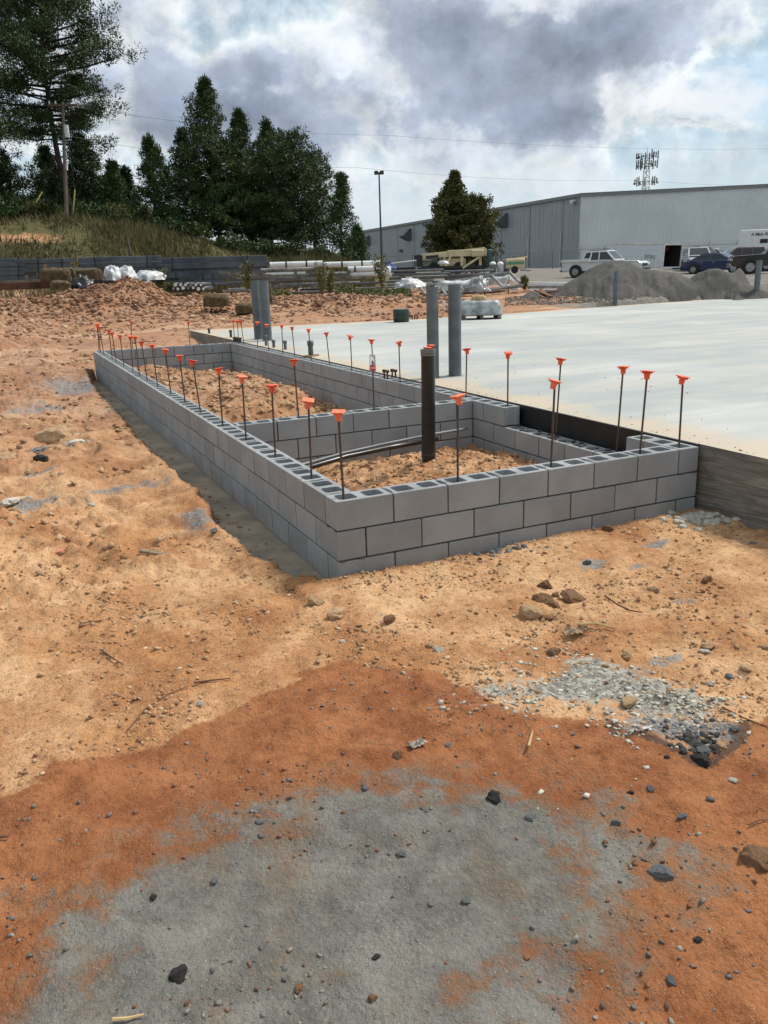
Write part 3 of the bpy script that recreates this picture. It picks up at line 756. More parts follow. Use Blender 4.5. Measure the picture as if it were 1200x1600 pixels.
rebar(WX-hc, 1.71, 2*MB_, .747, .024, 'long orange capped rebar in the middle of the lowered wall part', 'long rebars in the lowered part of the right wall')
rebar(WX-hc, .84, 2*MB_, .744, .033, 'long orange capped rebar in the lowered wall part by the half block', 'long rebars in the lowered part of the right wall')

# bottle over the bare rebar
M_CLEAR = bpy.data.materials.new('clear_plastic'); M_CLEAR.use_nodes = True
b = M_CLEAR.node_tree.nodes['Principled BSDF']; b.inputs['Base Color'].default_value = (.90, .93, .95, 1); b.inputs['Roughness'].default_value = .12
b.inputs['Transmission Weight'].default_value = .85; b.inputs['IOR'].default_value = 1.15
M_RED = pbr('red_label', (.62, .035, .09), .4, var=.05, scale=20); M_WHITE = pbr('white_paint', (.72, .72, .70), .5, var=.05)
bt = empty('bottle', 'clear plastic drink bottle with red label turned upside down over a rebar', 'bottle', (1.713, 3.17, HT+.335))
MB().lathe([(.011, 0), (.012, .03), (.030, .055), (.033, .075), (.033, .14), (.031, .15), (.033, .16), (.033, .21), (.026, .222), (0, .216)], n=18).build('bottle_body', M_CLEAR, bt, True)
MB().lathe([(.0338, .062), (.0338, .115)], n=18).build('bottle_label', M_RED, bt, True)
lt = MB()                                # white lettering strokes on the label, bold and slanted
for i in range(5):
    a = -2.6+i*.35
    lt.box((.0345*math.cos(a), .0345*math.sin(a), .09), (.001, .006, .022), rz=a)
    if i % 2: lt.box((.0345*math.cos(a+.12), .0345*math.sin(a+.12), .098), (.001, .007, .004), rz=a+.12)
lt.build('lettering', M_WHITE, bt)

# ------------------------------------------------------------------ pipes, conduit
t = empty('standpipe', 'tall black drain pipe standing in the dirt of the near compartment', 'pipe', (1.62, 1.80, .22)); t.rotation_euler = (0, .012, 0)
MB().pipe((0, 0, 0), (0, 0, 1.10), .062, .055, 24).build('pipe_tube', M_BPIPE, t, False)
MB().lathe([(.0625, 1.045), (.0665, 1.047), (.0665, 1.062), (.0625, 1.064)], n=24).build('clamp_band', M_CLAMP, t)
MB().lathe([(.0622, .13), (.0655, .135), (.0655, .165), (.0622, .17)], n=24).build('coupling', M_BPIPE, t)
MB().lathe([(.0622, 1.066), (.0672, 1.068), (.0672, 1.10), (.056, 1.102), (.054, 1.07)], n=24).build('pipe_rim', M_CLAMP, t)
hp = [(.24, 2.25, .285), (.75, 2.62, .25), (1.2, 2.80, .262), (1.7, 2.88, .285), (2.2, 2.92, .31), (2.7, 2.93, .33)]
link('conduit', MB().path(hp, .014, 8).mesh('conduit', True), M_HOSE, label='thin grey conduit lying along the foot of the cross wall', cat='conduit')
hp = [(.24, 2.19, .255), (.75, 2.56, .222), (1.2, 2.745, .235), (1.7, 2.83, .250), (2.3, 2.87, .27)]
link('hose', MB().path(hp, .026, 10).mesh('hose', True), M_BPIPE, label='black hose lying in the dirt below the grey conduit', cat='hose')

def bollard(u, v, r, h, label, group):
    q = P(u, v, HT); t = empty('bollard_pipe', label, 'pipe', (q[0], q[1], HT), 0, group)
    MB().pipe((0, 0, -.02), (0, 0, h), r, r*.9, 24).build('pipe_tube', M_PIPE, t)
    MB().lathe([(r+.004, .004), (r+.03, .004), (r+.034, .001)], n=20).build('joint_ring', M_FOOT, t)
    return t
g = 'grey pipes standing on the slab'
bollard(405, 530, .105, 1.28, 'left grey pipe of the far pair on the slab', g)
bollard(418, 532, .105, 1.27, 'right grey pipe of the far pair on the slab', g)
bollard(677, 590, .078, 1.165, 'thick grey pipe on the slab directly behind the black standpipe', g)
bollard(711, 587, .086, 1.185, 'thick grey pipe on the slab right of the black standpipe', g)
bollard(961, 478, .085, 1.16, 'slim grey pipe at the far slab edge before the big gravel mound', g)
bollard(1181, 466, .105, 1.38, 'grey pipe at the far slab edge near the right side of the picture', g)
def stub(u, v, r, h, label, mat=M_PIPE):
    q = P(u, v, HT); t = empty('pipe_stub', label, 'pipe stub', (q[0], q[1], HT), 0, 'short pipe stubs poking out of the slab')
    MB().tube((0, 0, -.02), (0, 0, h), r, n=12).build('pipe_tube', mat, t, True)
    MB().tube((0, 0, h*.72), (0, 0, h+.01), r*1.25, n=12).build('pipe_cap', mat, t, True)
    return t
M_DK = pbr('dark_grey_plastic', (.045, .047, .048), .5); M_BRASS = pbr('brown_fitting', (.10, .065, .04), .5, .3)
stub(327, 521, .03, .12, 'short pipe stub nearest the far slab corner', M_DK); stub(361, 527, .03, .16, 'short dark stub left of the far pipe pair', M_DK)
stub(416, 540, .028, .20, 'thin stub just in front of the far pipe pair'); stub(428, 543, .03, .14, 'short stub right of the far pipe pair'); stub(446, 546, .03, .16, 'short stub further right of the far pipe pair')
stub(368, 533, .05, .08, 'squat dark cleanout beside the far wall end', M_DK); stub(374, 534, .05, .08, 'second squat dark cleanout beside the far wall end', M_DK)
t = stub(486, 557, .045, .26, 'grey stub with a small wooden board round its foot'); MB().box((0, 0, .015), (.30, .12, .025), rz=.5).build('board', M_WOOD, t)
for i, (u, v) in enumerate([(600.5, 590), (605.5, 591), (613, 589), (618, 590)]):
    t = stub(u, v, .012, .10, '%s brown valve stub of the row of four on the slab' % ['leftmost', 'second', 'third', 'rightmost'][i], M_BRASS)
    MB().box((0, 0, .09), (.05, .018, .035)).build('valve_handle', M_BRASS, t)
for i, (u, v) in enumerate([(644, 499), (648, 499), (652, 499)]):
    stub(u, v, .02, .12, '%s thin red stub at the far slab edge right of the green drum' % ['leftmost', 'middle', 'rightmost'][i], M_BRASS)

# ------------------------------------------------------------------ loose rocks and clods near the camera
def rock_mesh(seed, flat=1.0, ang=.5):
    bm = bmesh.new(); bmesh.ops.create_icosphere(bm, subdivisions=3, radius=1)
    rs = random.Random(seed); planes = []
    for _ in range(9):
        n = Vector((rs.gauss(0, 1), rs.gauss(0, 1), rs.gauss(0, 1))).normalized(); planes.append((n, rs.uniform(.55, .9)))
    for v in bm.verts:
        p = v.co.copy(); 
        for n, dd_ in planes:
            k = p.dot(n)
            if k > dd_: p -= n*(k-dd_)*(ang+.35)
        p *= 1+.22*mnoise.fractal(v.co*1.8+Vector((seed, 0, 0)), .8, 2.0, 4)
        p.z *= flat; v.co = p
    me = bpy.data.meshes.new('rock'); bm.to_mesh(me); bm.free(); return me
ROCKS = {}
def rock(u, v, wpx, mat, label, cat='rock', flat=.65, asp=.75, seed=None, rz=None, lift=0.25, group=None, name='rock'):
    q = P(u, v, .10)
    for _ in range(4): q = P(u, v, float(Hs(q[0:1], q[1:2])[0]))
    dist = np.linalg.norm(q-CAM); r = wpx*dist/FPX/2
    seed = seed if seed is not None else random.randrange(10)
    key = (seed % 10, mat.name, round(flat, 1))
    if key not in ROCKS: ROCKS[key] = rock_mesh(seed % 10, flat); ROCKS[key].materials.append(mat)
    o = link(name, ROCKS[key], None, label=label, cat=cat, group=group, loc=(q[0], q[1], q[2]+r*flat*lift), rot=(random.uniform(-.2, .2), random.uniform(-.2, .2), rz if rz is not None else random.uniform(0, 6)))
    o.scale = (r, r*asp, r*.9); return o
RK = [(492, 942, 26, M_TAN, 'pale tan block of rock left of the pair below the near wall corner', .8), (527, 960, 42, M_TAN, 'larger pale tan rock right of the pair below the near wall corner', .55),
      (608, 971, 24, M_BROWN, 'small brown rock right of the tan rock pair', .7), (829, 962, 42, M_TAN, 'big pale tan rock at the left foot of the clod pile', .75),
      (848, 940, 34, M_BROWN, 'largest brown clod on the clod pile in front of the wall', .8), (868, 932, 14, M_BROWN, 'small round clod on top of the clod pile', .8),
      (852, 918, 26, M_BROWN, 'rough brown lump at the back of the clod pile', .8), (866, 948, 18, M_BROWN, 'middle clod at the foot of the clod pile', .8),
      (856, 967, 28, M_BROWN, 'flat brown clod in front of the clod pile beside the tan rock', .5), (896, 936, 42, M_BROWN, 'wide crumbly clod at the right end of the clod pile', .6),
      (686, 1017, 18, M_PALE, 'small pale rock left of the shallow dug hole', .7), (671, 1010, 14, M_TAN, 'small tan rock just left of another pale rock', .7),
      (983, 1099, 30, M_TAN, 'flat tan stone lying at the front of the white chippings', .45), (1127, 1166, 20, M_TAN, 'tan stone chip beside the dark mortar lumps', .5),
      (1093, 1191, 30, M_DROCK, 'blackish lump lowest in the mortar spill', .7), (1098, 1175, 24, M_GROCK, 'grey lump in the middle of the mortar spill', .7),
      (771, 1248, 27, M_DROCK, 'black rounded lump at the top of the grey patch', .75), (829, 1278, 20, M_GROCK, 'flat blue grey pebble right of the black lump', .5),
      (1031, 1367, 34, M_GROCK, 'blue grey angular rock on the right edge of the grey patch', .8), (1188, 1342, 52, M_BROWN, 'big flat brown stone cut by the right picture edge', .55),
      (622, 1182, 18, M_BROWN, 'round dark brown clod on the wet red soil', .8), (570, 1233, 12, M_GROCK, 'small grey pebble on the upper left of the grey patch', .7),
      (334, 1379, 15, M_GROCK, 'grey pebble on the left of the grey patch', .7), (405, 1286, 14, M_GROCK, 'small grey pebble near the upper left edge of the grey patch', .6),
      (240, 1403, 14, M_DROCK, 'small dark lump at the left of the grey patch', .7), (280, 1525, 30, M_DROCK, 'dark crumbly lump on the lower left of the grey patch', .7),
      (627, 1335, 18, M_GROCK, 'flat grey pebble in the middle of the grey patch', .45), (582, 1561, 14, M_BROWN, 'reddish pebble near the bottom of the grey patch', .7),
      (466, 1546, 17, M_BROWN, 'rust red pebble low on the grey patch', .7), (963, 1286, 16, M_GROCK, 'blue grey pebble right of the top of the grey patch', .6),
      (1016, 1233, 15, M_GROCK, 'grey pebble on the red soil below the mortar spill', .6), (1066, 1277, 17, M_GROCK, 'flat greenish grey stone on the red soil at right', .5),
      (1049, 1535, 18, M_GROCK, 'greyish stone near the lower right corner', .6), (1090, 1470, 14, M_DROCK, 'small dark clod at lower right', .7),
      (980, 1025, 20, M_TAN, 'tan stone above the white chippings', .6), (1108, 1010, 26, M_TAN, 'flat tan stone right above the white chippings', .4), (1102, 1019, 20, M_PALE, 'pale slab chip right above the white chippings', .4),
      (865, 1021, 24, M_BROWN, 'dark clod in the shallow hole', .6), (1021, 922, 20, M_TAN, 'tan stone on the dry dirt at right', .6), (1104, 908, 18, M_BROWN, 'round brown clod on the dry dirt at right', .8),
      (918, 880, 13, M_GROCK, 'grey pebble in front of the right end of the wall', .7), (950, 829, 18, M_BROWN, 'brown rock at the foot of the front wall near the slab', .8),
      (1176, 850, 12, M_GROCK, 'grey chip below the formed slab edge', .5), (1048, 803, 15, M_PALE, 'pale stone leaning on the wall end by the slab', .6),
      (630, 1052, 10, M_PALE, 'tiny pale stone at the edge of the wet soil', .7), (535, 1003, 10, M_PALE, 'tiny pale stone below the tan rock pair', .7),
      (313, 1101, 12, M_PALE, 'lone pale pebble on the dry dirt at left', .8), (283, 947, 10, M_TAN, 'tan pebble on the dry dirt at left', .7),
      (85, 690, 62, M_TAN, 'round tan boulder left of the trench', .8), (123, 683, 26, M_PALE, 'pale stone slab right of the round boulder, upper', .4), (118, 693, 26, M_PALE, 'pale stone slab right of the round boulder, lower', .4),
      (62, 705, 40, M_WOODG, 'dark grey slab of stone lying in front of the round boulder', .3), (65, 722, 26, M_DROCK, 'black lump below the round boulder', .7),
      (20, 656, 40, M_TAN, 'long tan stone at the left edge behind the boulder', .4), (52, 655, 34, M_TAN, 'tan slab stone behind the boulder', .4), (186, 683, 18, M_TAN, 'tan rock beside the trench', .6),
      (12, 715, 34, M_TAN, 'flat tan stone at the left picture edge beside the boulder', .35), (48, 740, 18, M_TAN, 'tan rock in front of the boulder', .6), (15, 786, 40, M_PALE, 'pale stone at the left picture edge in the furrow', .45),
      (41, 780, 16, M_PALE, 'smaller pale stone beside the furrow', .5), (335, 830, 14, M_GROCK, 'grey pebble near the trench', .6), (143, 790, 12, M_PALE, 'pale pebble right of the furrow', .6),
      (1140, 1060, 16, M_GROCK, 'grey stone at the right of the white chippings', .6), (1165, 1045, 18, M_TAN, 'tan stone at the far right of the white chippings', .5), (1195, 1013, 18, M_TAN, 'tan rock at the right picture edge', .6),
      (700, 1165, 12, M_GROCK, 'small grey pebble on the wet soil', .6), (745, 1110, 12, M_TAN, 'tan chip at the left tip of the white chippings', .6), (1148, 1140, 16, M_GROCK, 'grey stone at the right end of the mortar spill', .6),
      (1145, 1220, 14, M_PALE, 'small pale stone on the red soil at right', .6), (985, 1240, 12, M_DROCK, 'dark pebble on red soil at right', .7), (727, 1409, 15, M_GROCK, 'grey pebble in the lower half of the grey patch', .6),
      (588, 1497, 13, M_DROCK, 'dark pebble low in the grey patch', .6), (1110, 1250, 13, M_GROCK, 'dark grey pebble near the right edge on red soil', .6)]
for i, (u, v, wd, mt, lb, fl) in enumerate(RK):
    rock(u, v, wd, mt, lb, 'clod' if ('clod' in lb or 'lump' in lb) else ('pebble' if 'pebble' in lb else 'rock'), fl, asp=random.uniform(.65, .9), seed=i, lift=.15 if wd > 30 else .3)
def lumps(u, v, su, sv, n, mat, label, name='mortar_spill', r0=.01, r1=.03):
    bm = MB(); c = P(u, v, .1)
    V = []; 
    for i in range(n):
        q = P(u+random.gauss(0, su), v+random.gauss(0, sv), .1); z = float(Hs(q[0:1], q[1:2])[0]); r = random.uniform(r0, r1)
        bm.ball((q[0], q[1], z), (r*random.uniform(.7, 1.3), r, r*.6), 6, 4)
    return link(name, bm.mesh(name, False, .012), mat, label=label, cat='mortar', kind='stuff')
lumps(1085, 1160, 22, 12, 90, M_DROCK, 'dark wet lumps of spilled mortar on the red soil', r0=.006, r1=.018)
lumps(1070, 1145, 30, 9, 90, M_GROCK, 'grey crumbs of spilled mortar beside the chippings', r0=.006, r1=.014)
lumps(775, 856, 26, 5, 60, M_GROCK, 'grey mortar droppings at the foot of the front wall', r0=.012, r1=.03)
lumps(1095, 812, 30, 6, 70, M_PALE, 'pale spilled concrete at the foot of the wall end by the slab', r0=.015, r1=.04)
lumps(795, 688, 14, 4, 30, M_PALE, 'pale mortar heap beside the inner right wall of the near compartment', r0=.02, r1=.05)

# ------------------------------------------------------------------ scattered stones as ground cover
ico = bmesh.new(); bmesh.ops.create_icosphere(ico, subdivisions=1, radius=1); ICOV = np.array([v.co[:] for v in ico.verts]); ICOF = np.array([[v.index for v in f.verts] for f in ico.faces]); ico.free()
cube_v = np.array([[-1, -1, -1], [1, -1, -1], [1, 1, -1], [-1, 1, -1], [-1, -1, 1], [1, -1, 1], [1, 1, 1], [-1, 1, 1]])*.7
cube_f = np.array([[0, 2, 1], [0, 3, 2], [4, 5, 6], [4, 6, 7], [0, 1, 5], [0, 5, 4], [1, 2, 6], [1, 6, 5], [2, 3, 7], [2, 7, 6], [3, 0, 4], [3, 4, 7]])
def scatter(name, x, y, r, mat, label, cat='stones', flat=.6, sink=.2, base=None, jag=.3, hfun=None):
    n = len(x); z = (hfun or Hs)(x, y); BV, BF = base if base is not None else (ICOV, ICOF)
    k = len(BV)
    V = BV[None]*(1+rng.normal(0, jag, (n, k, 1)))*np.stack([rng.uniform(.7, 1.3, n), rng.uniform(.5, 1, n), flat*rng.uniform(.6, 1.2, n)], 1)[:, None, :]
    a = rng.uniform(0, 6.28, n); c, s = np.cos(a)[:, None], np.sin(a)[:, None]
    t = rng.normal(0, .3, n)[:, None]
    Vx = V[:, :, 0]*c-V[:, :, 1]*s; Vy = V[:, :, 0]*s+V[:, :, 1]*c; Vz = V[:, :, 2]+Vx*t
    V = np.stack([Vx, Vy, Vz], 2)*r[:, None, None] + np.stack([x, y, z+r*flat*(.5-sink)], 1)[:, None, :]
    Fa = BF[None]+(np.arange(n)*k)[:, None, None]
    return link(name, np_mesh(name, V.reshape(-1, 3), Fa.reshape(-1, BF.shape[1])), mat, label=label, cat=cat, kind='stuff')
def clear(x, y):                      # keep out of walls, trench, slab
    inwall = (x > -.02)*(x < WX+.03)*(y > -.02)*(y < WY+.02)
    tr = (x > np.interp(y, TR_Y, TR_X)-.02)*(x <= 0)*(y > 0)*(y < 13.5)
    return ~(inwall | tr | (poly_sd(x, y, SLAB) > -.03))
def dens_points(n, box, powr=1.0):
    # more small stones near the picture's foreground
    x = rng.uniform(box[0], box[1], n); y = rng.uniform(box[2], box[3], n); k = clear(x, y); return x[k], y[k]
DRY = [(0, (.30, .16, .08)), (.25, (.45, .28, .15)), (.5, (.22, .11, .055)), (.75, (.55, .40, .25)), (1, (.36, .21, .11))]
MIXS = [(0, (.10, .10, .10)), (.3, (.17, .17, .165)), (.5, (.25, .10, .045)), (.7, (.12, .06, .035)), (.85, (.30, .28, .24)), (1, (.08, .08, .08))]
M_S1 = stone_material('dry_crumbs', DRY); M_S2 = stone_material('mixed_gravel', MIXS)
M_S3 = stone_material('white_chippings', [(0, (.24, .23, .20)), (.3, (.42, .40, .34)), (.6, (.54, .51, .43)), (.85, (.33, .32, .28)), (1, (.40, .30, .18))])
M_S4 = stone_material('rubble', [(0, (.27, .145, .085)), (.3, (.42, .27, .17)), (.6, (.20, .11, .065)), (.8, (.36, .20, .115)), (1, (.54, .41, .29))])
x, y = dens_points(60000, (-2.8, 3.2, -2.6, 1.2)); k = poly_sd(x, y, WET) < 0
x, y = x[k], y[k]; cl = fbm(x, y, 2.0, 4, .6, 400); k = rng.random(len(x)) < np.clip(.35+cl*1.6, .04, 1); x, y = x[k], y[k]
scatter('dirt_crumbs', x, y, .0026+.015*rng.random(len(x))**6, M_S1, 'tan crumbs and small stones on the dry dirt')
x, y = dens_points(34000, (-7, 3.2, 1.0, 16)); k = rng.random(len(x)) < np.clip(.5+fbm(x, y, 1.2, 4, .6, 410)*1.8, .05, 1); x, y = x[k], y[k]
scatter('dirt_crumbs', x, y, .005+.045*rng.random(len(x))**9, M_S1, 'tan and brown stones on the rough dirt left of the wall')
x, y = dens_points(44000, (-2.8, 3.0, -3.6, -.9)); k = poly_sd(x, y, WET) > 0; x, y = x[k], y[k]
k = rng.random(len(x)) < np.clip(.22+fbm(x, y, 2.2, 4, .6, 420)*.9-.12*(poly_sd(x, y, GREY) > .1), .03, 1); x, y = x[k], y[k]
scatter('fine_gravel', x, y, .0018+.010*rng.random(len(x))**5, M_S2, 'dark grey crumbs on the wet red soil and grey patch')
cx0, cx1 = min(a for a, b in CHIP)-.3, max(a for a, b in CHIP)+.3; cy0, cy1 = min(b for a, b in CHIP)-.25, max(b for a, b in CHIP)+.3
x = rng.uniform(cx0, cx1, 9000); y = rng.uniform(cy0, cy1, 9000); cs_ = poly_sd(x, y, CHIP)+fbm(x, y, 4, 3, .6, 430)*.25; k = rng.random(9000) < np.clip(.45+cs_*3.5, .035, 1)*(.6+fbm(x, y, 5, 3, .6, 440)); x, y = x[k], y[k]
scatter('chippings', x, y, .004+.013*rng.random(len(x))**3, M_S3, 'scatter of pale crushed stone chippings on the dirt', flat=.4, base=(cube_v, cube_f), jag=.18)
x = rng.uniform(.15, 2.85, 5000); y = rng.uniform(.2, 3.0, 5000)
scatter('dirt_crumbs', x, y, .005+.03*rng.random(5000)**5, M_S1, 'clods of loose dirt filling the near compartment')
x = rng.uniform(.2, 2.8, 7000); y = rng.uniform(3.3, 13.1, 7000)
scatter('dirt_crumbs', x, y, .008+.05*rng.random(7000)**5, M_S1, 'clods of loose dirt filling the far compartment')
th = np.radians(rng.uniform(-6, 30, 52000)); rd = rng.uniform(17, 46, 52000); x = CAM[0]+np.sin(th)*rd; y = CAM[1]+np.cos(th)*rd; k = clear(x, y)
k &= rng.random(52000) < np.clip(.12+fbm(x, y, .5, 4, .6, 450)*1.4+.6*(rd > 26), .03, 1); x, y = x[k], y[k]; rd = rd[k]
scatter('rubble', x, y, .012+.13*rng.random(len(x))**7*(.5+.5*sstep(rd, 24, 30)), M_S4, 'pinkish rubble stones spread over the far dirt', jag=.25)

bxs = []; bys = []
for (bx_, by_, rx_, ry_, h_) in berms:
    nn = int(1300*rx_*ry_*(.30+h_)); bxs.append(bx_+rng.normal(0, rx_*.75, nn)); bys.append(by_+rng.normal(0, ry_*.75, nn))
x = np.concatenate(bxs); y = np.concatenate(bys); k = clear(x, y); x, y = x[k], y[k]
M_S6 = stone_material('berm_clods', [(0, (.20, .095, .052)), (.35, (.30, .155, .09)), (.6, (.13, .07, .042)), (.85, (.36, .21, .13)), (1, (.46, .33, .23))])
scatter('berm_clods', x, y, .012+.10*rng.random(len(x))**7, M_S6, 'brown clods and rubble heaped on the dirt berms before the pipe stacks', jag=.3)
ns = 600; x = 3.15+rng.random(ns)**3*2.5; y = rng.uniform(-3.5, 8, ns)
scatter('slab_crumbs', x, y, .003+.012*rng.random(ns)**5, M_S1, 'crumbs of dirt and mortar lying along the slab edge', hfun=lambda a, b: a*0+HT)
ns = 900; y = rng.uniform(.1, 13, ns); x = np.interp(y, TR_Y, TR_X)+.02+rng.random(ns)**2*.22; k = x < -.02; x, y = x[k], y[k]
scatter('footing_crumbs', x, y, .004+.022*rng.random(len(x))**5, M_S1, 'crumbs of dirt fallen on the footing beside the long wall', hfun=lambda a, b: a*0)
# twigs, plank, markers, litter
def on_ground(u, v, dz=0.0):
    q = P(u, v, .1)
    for _ in range(4): q = P(u, v, float(Hs(q[0:1], q[1:2])[0]))
    return (q[0], q[1], q[2]+dz)
def stick(pts, r, mat, label, cat, name='twig'):
    link(name, MB().path([on_ground(u, v, r*1.6+.003) for u, v in pts], [r]+[r*.8]*(len(pts)-2)+[r*.5], 5).mesh(name), mat, label=label, cat=cat)
M_TWIG = pbr('twig_bark', (.12, .065, .035), .9); M_STRAW = pbr('straw_wood', (.48, .34, .16), .8)
stick([(157, 1018), (172, 1028), (192, 1041)], .005, M_TWIG, 'short dark twig on the dry dirt at left', 'twig')
stick([(303, 1070), (330, 1066), (360, 1063)], .005, M_TWIG, 'dark twig lying level on the dry dirt', 'twig')
stick([(126, 976), (150, 973), (178, 969)], .004, M_TWIG, 'thin twig above the other twigs at left', 'twig')
stick([(200, 1143), (225, 1112), (262, 1087), (296, 1074)], .003, M_TWIG, 'long thin root lying across the dry dirt', 'root', 'root')
stick([(945, 934), (965, 948), (985, 957), (1004, 960)], .006, M_TWIG, 'curved dark root right of the clod pile', 'root', 'root')
stick([(826, 1170), (829, 1158), (832, 1146)], .006, M_STRAW, 'short straw coloured wood piece on the wet soil', 'stick', 'stick')
stick([(905, 980), (930, 978), (962, 986)], .009, M_STRAW, 'pale curved bark strip in front of the clod pile', 'stick', 'stick')
stick([(176, 1598), (200, 1596), (226, 1590)], .005, M_STRAW, 'yellowish wood sliver at the bottom of the grey patch', 'stick', 'stick')
stick([(-4, 1313), (15, 1312)], .007, M_TWIG, 'dark twig at the left picture edge on the wet soil', 'twig')
stick([(1170, 1292), (1185, 1284), (1202, 1284)], .003, M_TWIG, 'thin grey twig near the brown stone at the right edge', 'twig')
stick([(1128, 1108), (1160, 1124), (1202, 1140)], .004, M_TWIG, 'thin curved root at the right of the chippings', 'root', 'root')
M_PINK = pbr('pink_plastic', (.70, .10, .09), .5)
stick([(88, 866), (121, 848)], .006, M_PINK, 'thin red plastic marker stick on the dirt at left', 'marker', 'marker_stick')
stick([(1003, 1143), (1015, 1141)], .007, M_WHITE, 'small white stub on the dark mortar lumps', 'litter', 'litter')
q = on_ground(242, 866, .012); link('plank', MB().box((0, 0, 0), (.22, .045, .018), ch=.003).mesh('plank'), M_WOOD, label='short split board lying on the dirt beside the trench', cat='board', loc=q, rot=(.05, .1, -.62))
q = on_ground(89, 707, .02); link('tile_shard', MB().prism([(-.12, 0), (.10, .03), (0, .075)], -.006, .006).mesh('tile_shard'), pbr('pale_green', (.45, .52, .36), .6), label='pale green triangular shard beside the boulder', cat='shard', loc=q, rot=(R(-60), 0, -.3))
def crumple(u, v, wpx, mat, label, name='paper_scrap'):
    q = on_ground(u, v, .01); s = wpx*np.linalg.norm(np.array(q)-CAM)/FPX/2
    n = 9; vs = []; fs = []
    for i in range(n):
        for j in range(n):
            a, c = (i/(n-1)*2-1), (j/(n-1)*2-1); h = mnoise.noise(Vector((a*2.2+u, c*2.2, 0)))
            vs.append((a*s*(1+.3*h), c*s*.55, abs(h)*s*.9))
    for i in range(n-1):
        for j in range(n-1): fs.append((i*n+j, i*n+n+j, i*n+n+j+1, i*n+j+1))
    mb = MB(); mb.add(vs, fs); link(name, mb.mesh(name), mat, label=label, cat='litter', loc=q, rot=(0, 0, random.uniform(-.5, .5)))
crumple(652, 1166, 28, pbr('dirty_paper', (.42, .38, .33), .8, col2=(.22, .18, .14)), 'crumpled dirty paper scrap on the wet red soil')
crumple(900, 990, 34, pbr('brown_paper', (.42, .30, .19), .8, col2=(.2, .13, .08)), 'crumpled tan paper scrap in front of the clod pile')
# ================================================================== background
def G(u, d, dz=0.0):
    q = PD(u, 430, d); return (q[0], q[1], float(Hs(q[0:1], q[1:2])[0])+dz)
def zt(u, v, d): return float(PD(u, v, d)[2])
def br(u): q = ray(u, 430); return math.atan2(q[0], q[1])
def RIGHT(u): a = br(u); return Vector((math.cos(a), -math.sin(a), 0))
def AWAY(u): a = br(u); return Vector((math.sin(a), math.cos(a), 0))
def rzv(u): return -br(u)            # rotation that turns local +x to the right of the view
def pxm(d): return d/FPX

# ---------------------------------------------------------------- warehouse
M_WH1 = pbr('wall_sheet_shaded', (.26, .28, .30), .55, var=.04, scale=.3); M_WH2 = pbr('wall_sheet_lit', (.53, .56, .57), .5, var=.04, scale=.2)  # end wall lighter, side wall darker: daylight difference painted into the colours
M_TRIM = pbr('eave_trim', (.17, .18, .18), .5); M_SEAM = pbr('panel_seam', (.13, .145, .16), .6); M_ROOF = pbr('roof_sheet', (.50, .51, .52), .5)
M_HOOD = pbr('vent_hood', (.085, .095, .105), .5); M_DOORW = pbr('dock_door', (.33, .31, .28), .7); M_DSP = pbr('downspout', (.50, .51, .52), .5)
A = Vector(PD(905, 415, 107)); zA = zt(905, 302.5, 107)
dC = 186.0
for _ in range(20): dC *= (zA-CAM[2])/(zt(562, 361.5, dC)-CAM[2])
Cq = Vector(PD(562, 405, dC)); A.z = Cq.z = 0
L1 = (Cq-A).length; eC = (Cq-A)/L1
eB = Vector((-eC.y, eC.x, 0)); eB = eB if eB.dot(RIGHT(905)) > 0 else -eB
wh = empty('warehouse', 'long grey sheet metal warehouse with ribbed end wall in a lit tone behind the fence', 'warehouse', (A.x, A.y, 0))
wh.matrix_world = Matrix(((eB.x, eC.x, 0, A.x), (eB.y, eC.y, 0, A.y), (0, 0, 1, 0), (0, 0, 0, 1)))
# local frame: +x along the end wall, +y along the long side wall
def hit(u, p0, e):                    # where the view column u meets the line p0 + s e
    a = br(u); dx, dy = math.sin(a), math.cos(a); cx, cy = CAM[0], CAM[1]
    det = dx*(-e.y)+dy*e.x
    s = (dx*(p0.y-cy)-dy*(p0.x-cx))/(-(dx*e.y-dy*e.x)+1e-12)
    return s
def side_s(u): return hit(u, A, eC)
def end_s(u): return hit(u, A, eB)
s1200 = end_s(1200); q = A+eB*s1200; d1200 = math.hypot(q.x-CAM[0], q.y-CAM[1]); z1200 = zt(1200, 288, d1200)
slope = (z1200-zA)/s1200; WB = 64.0; zR = zA+slope*WB/2
zb = 1.2
def zroof(x): return zA+slope*(x if x < WB/2 else WB-x)
# ribbed end wall as one sheet
V = []; F = []; nr = int(WB/.40); k = 0
for i in range(nr):
    x0 = i*.40
    for dx, yy in ((0, 0), (.07, -.045), (.17, -.045), (.24, 0)):
        V += [(x0+dx, yy, zb), (x0+dx, yy, zroof(x0+dx)-.3)]
n = len(V)//2
for i in range(n-1): F.append((2*i, 2*i+2, 2*i+3, 2*i+1))
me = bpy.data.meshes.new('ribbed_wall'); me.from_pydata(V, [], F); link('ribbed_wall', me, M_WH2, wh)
mb = MB(); mb.box((-.03, -.03, (zb+zA)/2), (.16, .16, zA-zb-.3)); mb.build('corner_trim', M_DSP, wh)
mb = MB()
mb.prism([(-.25, zA-.38), (-.25, zA+.02), (WB/2, zR+.02), (WB/2, zR-.38)], -.22, -.05); mb.prism([(WB/2, zR-.38), (WB/2, zR+.02), (WB, zA+.02), (WB, zA-.38)], -.22, -.05)
mb.build('gable_trim', M_TRIM, wh)
MB().box((-.16, L1/2, zA-.16), (.26, L1+.3, .36)).build('eave_gutter', M_TRIM, wh)
